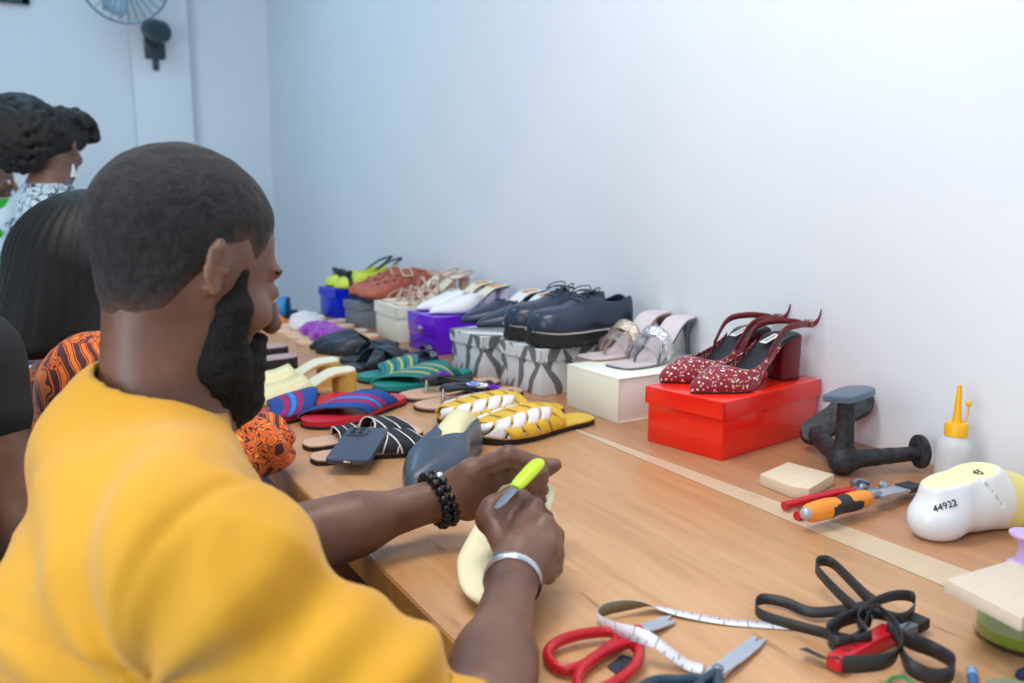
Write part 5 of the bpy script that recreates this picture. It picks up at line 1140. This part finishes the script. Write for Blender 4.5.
shirt = obj('shirt', sdf(sh, *bounds([SR, SL, ER, EL, PV, NB, CUR, CUL], .2), .0052), ysh, man, world=True, smooth=180)
trm = mat('charcoal_trousers', (.022, .025, .032), .8, .1, 40)
tr = [C(PV+np.array([0, 0, -.01]), PV+np.array([0, 0, .06]), .155, .15, .05), C(PV+np.array([0, -.09, -.02]), KR, .1, .074, .05), C(PV+np.array([0, .09, -.02]), KL, .1, .074, .05), C(KR, AR, .072, .055, .03), C(KL, AL, .072, .055, .03), Fn(lambda p: .1-p[:, 2], '&', .004), Fn(lambda p: noise3(p, 30, 12)*.004, 'd')]
obj('trousers', sdf(tr, *bounds([PV, KR, KL, AR, AL, PV+np.array([0, 0, .1])], .18), .008), trm, man, world=True, smooth=180)
for a_ in (AR, AL): obj('shoe', sdf([C(a_+np.array([-.04, 0, -.045]), a_+np.array([.16, 0, -.055]), .045, .034, .02), C(a_+np.array([-.01, 0, .0]), a_+np.array([-.01, 0, -.04]), .046, .046, .02), Fn(lambda p: .001-p[:, 2], '&', .003)], *bounds([a_+np.array([-.05, 0, -.09]), a_+np.array([.2, 0, .04])], .06), .006), black_leather, man, world=True)
# bracelets
def around(c, axis, ru, rv, n, ph=0.0):
    axis = unit(axis); u = unit(np.cross(axis, ez)); v = np.cross(u, axis); return np.array([c+u*ru*math.cos(a)+v*rv*math.sin(a) for a in np.linspace(0, 2*math.pi, n, endpoint=False)+ph]), axis
beadm = mat('black_glass_bead', (.008, .008, .01), .12)
axl = unit(WL-EL)
for k in range(2):
    br = obj('bead_bracelet', tube(np.vstack([around(WL-axl*(.005+.0122*k), axl+ez*.12, .0345, .0335, 24)[0]]*1+[around(WL-axl*(.005+.0122*k), axl+ez*.12, .0345, .0335, 24)[0][:1]]), .001, 6, cap=False), beadm, man, world=True)
    ps, _ = around(WL-axl*(.005+.0122*k), axl+ez*.12, .0345, .0335, 18)
    for i, p_ in enumerate(ps):
        Mi = np.array(Matrix.LocRotScale(man.location, man.rotation_euler, None).inverted()); pl2 = Mi[:3, :3]@p_+Mi[:3, 3]
        obj('bead', ball(pl2, .0064, 12, 9), silver if (k == 0 and i == 4) else beadm, br)
axr = unit(WR-ER); wc = WR-axr*.001
ps, _ = around(wc, axr, .0292, .0288, 48); ps = np.vstack([ps, ps[:1]])
cf = obj('cuff_bracelet', band(ps[0:34], axr, .0185)[0], mat('brushed_silver_bracelet', (.62, .65, .7), .25, .03, metal=.8), man, 'silver plated bracelet', world=True, solid=.0022)
o2 = obj('strap', band(ps[33:49], axr, .0165)[0], black_leather, man, world=True, solid=.0026); o2.parent = cf
obj('finger_ring', ring(RG[0], .0094, .0024, RG[1], 22, 8), silver, man, world=True)

# the things he holds
sheet = thing('insole_sheet', 'cream curved insole sheet held between the hands of the person in yellow', 'insole')
B0 = P(480, 602, .768); T_0 = P(537, 474, .845); axs = unit(T_0-B0); Ls = np.linalg.norm(T_0-B0); wid = unit(np.cross(axs, -_fw+ez*.9)); nn_ = np.cross(wid, axs); nn_ = nn_ if nn_[2] > 0 else -nn_
sheet.location = tuple(map(float, B0)); g = []
for t_ in np.linspace(0, 1, 30):
    hw_ = .043*float(ip([(0, .04), (.03, .4), (.12, .74), (.3, 1), (.55, .95), (.78, .84), (.93, .7), (1, .15)], t_)); cc = B0+axs*Ls*t_-nn_*(.012*math.sin(t_*3.1))-wid*.006*math.sin(t_*3.1)
    g.append([cc+wid*hw_*v-nn_*.004*(v*v) for v in np.linspace(-1, 1, 9)])
obj('insole_board', loft(g, False, False), mat('cream_foam', srgb(246, 240, 200), .5, .02), sheet, world=True, solid=.0045, soff=0)
knf = thing('craft_knife', 'lime green craft knife held in the right fist of the person in yellow', 'knife'); K0, K1, K2 = P(501, 503, .868), P(515, 488, .873), P(541, 460, .893); knf.location = tuple(map(float, K1))
obj('handle', tube(curve([K1, K1+(K2-K1)*.35, K1+(K2-K1)*.75, K2], 14), [.007, .0085, .0094, .0098, .01, .0102, .0104, .0104, .0102, .0098, .009, .007, .004][:len(curve([K1, K1, K1, K2], 14))], 12, .6), mat('lime_green_plastic', srgb(196, 226, 40), .35), knf, world=True)
obj('blade', tube([K0-(K1-K0)*.35, K0, K1], [.002, .0052, .0055], 8, .28), steel, knf, world=True)

# -------- prints
t = NT('orange_wax_print'); co = t.coord('Object', (1, 1, 1)); nA = t.n('ShaderNodeTexNoise', i_Scale=38.0, i_Detail=1.0, i_Distortion=2.5); t.l(co, nA.inputs[0]); nB = t.n('ShaderNodeTexWave', i_Scale=19.0, i_Distortion=6.0); nB.inputs['Detail'].default_value = 1.0; t.l(co, nB.inputs[0])
cA = t.ramp(nA.outputs[0], [(0, srgb(80, 24, 28)), (.4, srgb(226, 92, 14)), (.5, srgb(245, 130, 24)), (.55, srgb(84, 26, 30)), (.6, srgb(240, 110, 20)), (.68, srgb(252, 190, 60))], True); cB = t.ramp(nB.outputs[0], [(0, srgb(74, 22, 26)), (.36, srgb(232, 100, 18)), (.62, srgb(64, 18, 24)), (.8, srgb(240, 120, 24))], True)
nC = t.n('ShaderNodeTexNoise', i_Scale=12.0, i_Detail=0.0); t.l(co, nC.inputs[0]); t.base(t.mix(t.math('GREATER_THAN', nC.outputs[0], .5), cA, cB)); t.set(rough=.7, sheen=.2); waxo = t.m
t = NT('blue_white_branch_print'); co = t.coord('Object', (1, 1, 1)); nd = t.n('ShaderNodeTexNoise', i_Scale=30.0, i_Detail=3.0); t.l(co, nd.inputs[0]); mx = t.n('ShaderNodeMix', data_type='VECTOR'); mx.inputs[0].default_value = .06; t.l(co, mx.inputs[4]); t.l(nd.outputs['Color'], mx.inputs[5])
v1 = t.n('ShaderNodeTexVoronoi', i_Scale=38.0, feature='DISTANCE_TO_EDGE'); t.l(mx.outputs[1], v1.inputs[0]); v2 = t.n('ShaderNodeTexVoronoi', i_Scale=7.0); t.l(co, v2.inputs[0]); v3 = t.n('ShaderNodeTexVoronoi', i_Scale=11.0); t.l(co, v3.inputs[0])
thr = t.math('SUBTRACT', .3, t.math('MULTIPLY', v2.outputs['Distance'], .45)); c0_ = t.mix(t.math('LESS_THAN', v1.outputs['Distance'], thr), srgb(206, 226, 238), srgb(26, 40, 74)); rc = t.n('ShaderNodeSeparateColor'); t.l(v3.outputs['Color'], rc.inputs[0])
t.base(t.mix(t.math('MULTIPLY', t.math('LESS_THAN', v3.outputs['Distance'], .3), t.math('GREATER_THAN', rc.outputs[0], .6)), c0_, srgb(40, 170, 40))); t.set(rough=.7); branch = t.m
blackt = mat('black_cotton', (.012, .013, .016), .85); dark_hair = mat('straight_black_hair', (.005, .005, .0055), .55, .3, 90, spec=.3)

# -------- woman in the orange print dress, long straight hair
H1 = D(103, 278, 1.42); R1 = frame_from((math.cos(.05), math.sin(.05), -.32))
def h1(*p): return H1+R1@np.array(p, float)
N1 = H1+np.array([-.05, .0, -.2]); C1 = np.array([H1[0]-.03, H1[1], .82]); V1 = np.array([H1[0]-.09, H1[1]+.02, .56])
S1R = np.array([H1[0]-.03, H1[1]-.15, .93]); S1L = np.array([H1[0]-.03, H1[1]+.165, .95]); E1R = np.array([.2, 1.40, .80]); W1R = np.array([.305, 1.27, .715]); E1L = np.array([.18, 1.72, .79]); W1L = np.array([.25, 1.56, .68])
K1R, K1L = np.array([.46, 1.32, .495]), np.array([.34, 1.62, .50]); A1R, A1L = np.array([.46, 1.34, .09]), np.array([.36, 1.62, .09])
w1p = thing('person', 'seated person in an orange and maroon print dress with a white bangle', 'person', (V1[0], V1[1], 0))
body = local(head_prims(), R1, H1, .95)+[C(h1(-.02, 0, -.05), N1, .05, .055, .03), C(N1, C1, .06, .12, .05), C(C1, V1, .12, .15, .06), C(N1+ez*-.05, S1R, .05, .05, .04), C(N1+ez*-.05, S1L, .05, .05, .04), C(S1R, E1R, .045, .04, .03), C(S1L, E1L, .045, .04, .03), C(E1R, W1R, .038, .025, .02), C(E1L, W1L, .038, .025, .02),
        C(V1, K1R, .09, .06, .05), C(V1, K1L, .09, .06, .05), C(K1R, A1R, .055, .035, .03), C(K1L, A1L, .055, .035, .03), C(A1R+ez*-.05, A1R+np.array([.14, 0, -.06]), .032, .024, .02), C(A1L+ez*-.05, A1L+np.array([.14, 0, -.06]), .032, .024, .02)]
hp = hand_prims(W1R, (-.12, -.9, -.4), (.8, -.1, -.2), (.1, -.4, .9), .5, .92)+hand_prims(W1L, (1, -.4, -.3), (-.4, -1, 0), (0, 0, 1), .4, .92)
obj('body', joined(sdf(body, *bounds([h1(.12, 0, 0), h1(0, 0, .14), V1, A1R+ez*-.09, A1L+np.array([.17, 0, -.08]), S1L, W1L], .17), .009), sdf(hp, *bounds([W1R, W1R+np.array([-.03, -.17, -.1]), W1L+np.array([.2, -.1, -.08]), W1L], .06), .0042)), skin_w, w1p, world=True, smooth=180)
hr = [E(h1(-.015, 0, .035), (.112, .092, .1), R1, .02), C(h1(-.05, -.03, .0), h1(-.05, -.03, 0)*np.array([1, 1, 0])+np.array([-.05, -.03, .975]), .085, .07, .04), C(h1(-.05, .04, .0), h1(-.05, .04, 0)*np.array([1, 1, 0])+np.array([-.05, .03, .975]), .085, .07, .04), C(h1(-.01, -.07, .0), h1(-.01, -.07, 0)*np.array([1, 1, 0])+np.array([-.01, -.03, .975]), .05, .05, .03), C(h1(-.01, .07, .0), h1(-.01, .07, 0)*np.array([1, 1, 0])+np.array([-.01, .03, .975]), .05, .05, .03),
      E(h1(.1, 0, -.05), (.055, .06, .1), R1, .02, '-'), Fn(lambda p: np.sin(np.arctan2(p[:, 1]-H1[1], p[:, 0]-H1[0])*46+noise3(p, 18, 2)*1.5)*.0013, 'd'), Fn(lambda p: .982+.012*np.sin(p[:, 1]*60)-p[:, 2], '&', .006)]
obj('hair', sdf(hr, *bounds([h1(-.17, -.14, .15), h1(.12, .14, .1), np.array([H1[0]-.16, H1[1]-.2, .95])], .03), .0045), dark_hair, w1p, world=True, smooth=180)
def wfold(p): return noise3(p, 38, 31)*.005+noise3(p, 75, 32)*.003+np.exp(-(((p-CF)**2).sum(1))/.012)*(np.sin(noise3(p, 60, 35)*5+(p@np.array([.5, .7, .6]))*130)*.006)
CF = np.array([.343, 1.425, .802])
dr = [C(N1+ez*-.02, C1, .09, .125, .05), C(N1+ez*-.02, N1+ez*.02, .078, .07, .02), C(C1, V1, .12, .155, .06), C(N1+ez*-.06, S1R, .07, .07, .05), C(N1+ez*-.06, S1L, .07, .07, .05), C(S1R, E1R, .075, .075, .04), C(S1L, E1L, .072, .065, .04), C(E1R, CF, .06, .042, .04), C(E1L, W1L-(W1L-E1L)*.3, .06, .045, .04),
      C(V1, K1R+np.array([.02, 0, .0]), .13, .085, .06), C(V1, K1L, .13, .085, .06), C(K1R, A1R+ez*.12, .085, .09, .05), C(K1L, A1L+ez*.12, .085, .09, .05), Fn(lambda p: .2-p[:, 2], '&', .01), Fn(wfold, 'd'), C(N1, h1(-.02, 0, -.04), .06, .066, .006, '-')]
for i in range(9): a_ = i*.7; dr.insert(7, E(CF+np.array([.012*math.cos(a_), .045*math.cos(a_+.4), .022*math.sin(a_)]), (.026, .017, .017), (a_, 0, a_), .008))
obj('dress', sdf(dr, *bounds([S1R, S1L, K1R, K1L, V1, A1R, CF, N1], .16), .0072), waxo, w1p, world=True, smooth=180)
axb = W1R-E1R; bp, _ = around(E1R+axb*.72, axb, .034, .034, 30); obj('bangle', tube(np.vstack([bp, bp[:1]]), .006, 8, cap=False), mat('pearl_bangle', (.85, .8, .76), .25), w1p, 'pearl white bangle', world=True)
for s in (-1, 1): obj('eye', ball(h1(.083, s*.032, -.009), .011), eyem, w1p, world=True)

# -------- woman with braided updo in the blue and white print
H2 = D(52, 147, 2.95); R2 = frame_from((.55, .83, -.1))
def h2_(*p): return H2+R2@np.array(p, float)
N2 = H2+R2@np.array([-.035, 0, -.16]); fwd2 = np.array([R2[0, 0], R2[1, 0], 0]); sd_ = np.array([-fwd2[1], fwd2[0], 0])
C2 = np.array([N2[0], N2[1], 0])-fwd2*.02+ez*(N2[2]-.24); V2 = np.array([C2[0], C2[1], .72])-fwd2*.03
w2p = thing('person', 'standing person in a blue and white print dress with a white triangular earring', 'person', (V2[0], V2[1], 0))
S2 = [N2+sd_*s*.17+ez*-.085 for s in (-1, 1)]; E2 = [S2[i]+ez*-.25+fwd2*.04+sd_*(.05*(-1, 1)[i]) for i in (0, 1)]; W2 = [E2[i]+fwd2*.2+ez*-.03-sd_*(.06*(-1, 1)[i]) for i in (0, 1)]; A2 = [np.array([V2[0], V2[1], .09])+sd_*s*.09 for s in (-1, 1)]
body = local(head_prims(), R2, H2, .97)+[C(h2_(-.02, 0, -.05), N2, .05, .056, .03), C(N2, C2, .06, .12, .05), C(C2, V2, .12, .14, .06)]
for i in (0, 1): body += [C(N2+ez*-.05, S2[i], .05, .05, .04), C(S2[i], E2[i], .045, .04, .03), C(E2[i], W2[i], .037, .025, .02), C(V2+sd_*(.07*(-1, 1)[i]), A2[i], .085, .036, .04), C(A2[i]+ez*-.05, A2[i]+fwd2*.14+ez*-.06, .032, .024, .02)]
hp = sum([hand_prims(W2[i], W2[i]-E2[i], -sd_*(-1, 1)[i], ez, .6, .92) for i in (0, 1)], [])
obj('body', joined(sdf(body, *bounds([h2_(.12, 0, .14), A2[0]+fwd2*.17+ez*-.09, A2[1]+ez*-.08, *S2, *E2, *W2], .13), .009), sdf(hp, *bounds(W2+[w_+fwd2*.2 for w_ in W2], .08), .005)), skin_w, w2p, world=True, smooth=180)
hr = [E(h2_(-.02, 0, .04), (.1, .086, .09), R2, .02), E(h2_(-.1, .045, .025), (.1, .11, .102), R2, .03)]
for a0 in np.linspace(0, math.pi, 8, endpoint=False):                       # plaited ropes over the bun
    for b0 in np.linspace(-1.45, 1.45, 17):
        w_ = .16*math.sin(b0*9+a0*3); d_ = np.array([-.1+.112*math.sin(b0)*math.cos(a0+w_)-.0, .045+.122*math.sin(b0)*math.sin(a0+w_), .025+.112*math.cos(b0)])
        hr.append(S(h2_(*d_), .0175, .0035)); d2_ = np.array([-.1-.11*math.cos(b0), .045+.122*math.sin(b0)*math.cos(a0+w_), .025+.114*math.sin(b0)*math.sin(a0+w_)]); hr.append(S(h2_(*d2_), .0175, .0035))
hr.append(E(h2_(.052, -.008, .05), (.07, .084, .07), R2, .02))
for j in range(6):                                                          # front roll of braids
    for k in np.linspace(-1.7, 1.7, 15): hr.append(S(h2_(.052+.078*math.sin(-.5+.42*j)*math.cos(k*.55), -.006+.088*math.sin(k*.85), .05+.072*math.cos(-.5+.42*j)*math.cos(k*.6)+.006*math.sin(k*8+j)), .0175, .0035))
hr.append(Fn(lambda p: noise3(p, 300, 41)*.002, 'd'))
obj('braided_hair', sdf(hr, *bounds([h2_(-.24, -.12, -.13), h2_(.17, .2, .19), h2_(-.24, .2, .19), h2_(.17, -.12, -.13)], .04), .006), mat('braided_black_hair', (.009, .0065, .0065), .65, .4, 60, bump=.4, bscale=250), w2p, world=True, smooth=180)
er = D(73, 168, 2.80); obj('earring', (np.array([er+ez*.012, er-ez*.028+fwd2*.018, er-ez*.028-fwd2*.018, er+ez*.012-sd_*.003, er-ez*.028+fwd2*.018-sd_*.003, er-ez*.028-fwd2*.018-sd_*.003]), [(0, 1, 2), (5, 4, 3), (0, 3, 4, 1), (1, 4, 5, 2), (2, 5, 3, 0)]), mat('white_enamel', (.85, .85, .85), .25), w2p, 'white triangular earring', world=True, smooth=0)
dr = [C(N2+ez*-.02, C2, .085, .135, .05), C(C2, V2, .135, .16, .06), C(V2, np.array([V2[0], V2[1], .2]), .16, .2, .06)]
for i in (0, 1): dr += [C(N2+ez*-.05, S2[i], .07, .066, .05), C(S2[i], S2[i]+(E2[i]-S2[i])*.7, .066, .062, .04)]
dr += [Fn(lambda p: .14-p[:, 2], '&', .01), Fn(lambda p: noise3(p, 30, 51)*.004, 'd'), C(N2+ez*.01, h2_(-.02, 0, -.04), .059, .064, .006, '-')]
obj('dress', sdf(dr, *bounds([*S2, *E2, np.array([V2[0], V2[1], .12]), N2], .22), .0095), branch, w2p, world=True, smooth=180)
for s in (-1, 1): obj('eye', ball(h2_(.084, s*.032, -.009), .011), eyem, w2p, world=True)

# -------- person in black at the left edge, person behind the braided hair
def simple_person(label, head, facing, chest_z, pelvis, shoulder_w, sleeve, topm, vox, arm_r=None, stand=False, bottom=blackt):
    R_ = frame_from(facing); f = np.array([R_[0, 0], R_[1, 0], 0]); f = unit(f); l = np.array([-f[1], f[0], 0]); H_ = np.array(head, float)
    N_ = H_-f*.04+ez*-.19; Cc_ = N_+ez*-.2-f*.01; V_ = np.array(pelvis, float); o = thing('person', label, 'person', (V_[0], V_[1], 0))
    Sh = [N_+l*s*shoulder_w+ez*-.085 for s in (-1, 1)]; El = [arm_r if (arm_r is not None and i == 0) else Sh[i]+ez*-.25+f*.03 for i in (0, 1)]; Wr = [El[i]+(f*.16+ez*-.14) for i in (0, 1)]
    if stand: Kn = [np.array([V_[0], V_[1], .48])+l*s*.08 for s in (-1, 1)]
    else: Kn = [V_+f*.42+l*s*.1 for s in (-1, 1)]
    An = [np.array([k[0], k[1], .09]) for k in Kn]
    b = local(head_prims(), R_, H_)+[C(H_-f*.02+ez*-.05, N_, .052, .06, .03), C(N_, Cc_, .065, .12, .05), C(Cc_, V_, .12, .13, .06)]; c = [C(N_+ez*-.03, Cc_, .09, .135, .05), C(Cc_, V_, .135, .15, .06)]; tr_ = [C(V_, V_+ez*.05, .145, .145, .04)]
    for i in (0, 1):
        b += [C(N_+ez*-.05, Sh[i], .055, .055, .04), C(Sh[i], El[i], .048, .04, .03), C(El[i], Wr[i], .039, .026, .02), C(V_+l*(-1, 1)[i]*.08, Kn[i], .08, .055, .04), C(Kn[i], An[i], .053, .036, .03), C(An[i]+ez*-.05, An[i]+f*.15+ez*-.06, .034, .025, .02)]
        c += [C(N_+ez*-.05, Sh[i], .072, .07, .05), C(Sh[i], Sh[i]+(El[i]-Sh[i])*sleeve, .066, .06, .03)]; tr_ += [C(V_+l*(-1, 1)[i]*.08, Kn[i], .095, .07, .05), C(Kn[i], An[i]+ez*.04, .07, .058, .03)]
    c.append(C(N_+ez*.01, H_+ez*-.05, .066, .07, .006, '-')); hp_ = sum([hand_prims(Wr[i], Wr[i]-El[i], l*-(-1, 1)[i], -f+ez*.6, .6) for i in (0, 1)], [])
    bb = bounds([H_+ez*.13, *Sh, *El, *Wr, *An, *[a+f*.17+ez*-.08 for a in An], V_], .15)
    obj('body', joined(sdf(b, *bb, vox), sdf(hp_, *bounds(Wr+[w_+(w_-e_)*.9 for w_, e_ in zip(Wr, El)], .07), .005)), skin_m, o, world=True, smooth=180)
    obj('shirt', sdf(c+[Fn(lambda p: noise3(p, 28, 61)*.004, 'd')], *bb, vox), topm, o, world=True, smooth=180); obj('trousers', sdf(tr_, *bb, vox), bottom, o, world=True, smooth=180)
    hc = local(head_prims()[:1], R_, H_)+[Fn(lambda p: -.008+0*p[:, 0], 'd'), Fn(lambda p: (np.interp(((p-H_)@R_)[:, 0], [-.1, .0, .06, .1], [-.05, .0, .05, .08])-((p-H_)@R_)[:, 2])*.8, '&', .006)]
    obj('hair', sdf(hc, *bounds([H_], .15), .007), hairm, o, world=True, smooth=180)
    for s in (-1, 1): obj('eye', ball(H_+R_@np.array([.0865, s*.033, -.009]), .0118), eyem, o, world=True)
    return o
simple_person('person in a black T-shirt at the left edge, only one arm in view', (-.25, 1.235, 1.275), (-.45, .9, -.1), .9, (-.27, 1.2, .56), .19, .3, blackt, .0085, np.array([-.012, 1.225, .80]))
simple_person('person far back at the left edge, only part of the face in view', D(-14, 178, 3.7), (1, -.25, -.1), .9, tuple(D(-14, 178, 3.7)*np.array([1, 1, 0])+np.array([-.1, 0, .72])), .18, .6, mat('grey_cotton', (.1, .1, .11), .8), .009, None, True)

# -------- stools under the seated people
def stool(label, c, h):
    o = thing('stool', label, 'stool', (c[0], c[1], 0)); obj('seat', lathe([(.001, h-.05), (.15, h-.05), (.165, h-.04), (.165, h-.015), (.15, h), (.001, h)], 32), black_leather, o)
    for a in (.78, 2.36, 3.93, 5.5): obj('leg', tube([(.12*math.cos(a), .12*math.sin(a), h-.05), (.17*math.cos(a), .17*math.sin(a), .002)], .012, 10), steel_black, o)
    obj('foot_ring', ring((0, 0, .18), .148, .008), steel_black, o); return o
stool('black round stool under the person in the yellow shirt', PV, .383); stool('black round stool under the person in the orange print dress', V1, .383); stool('black round stool under the person in the black T-shirt', (-.27, 1.2), .41)
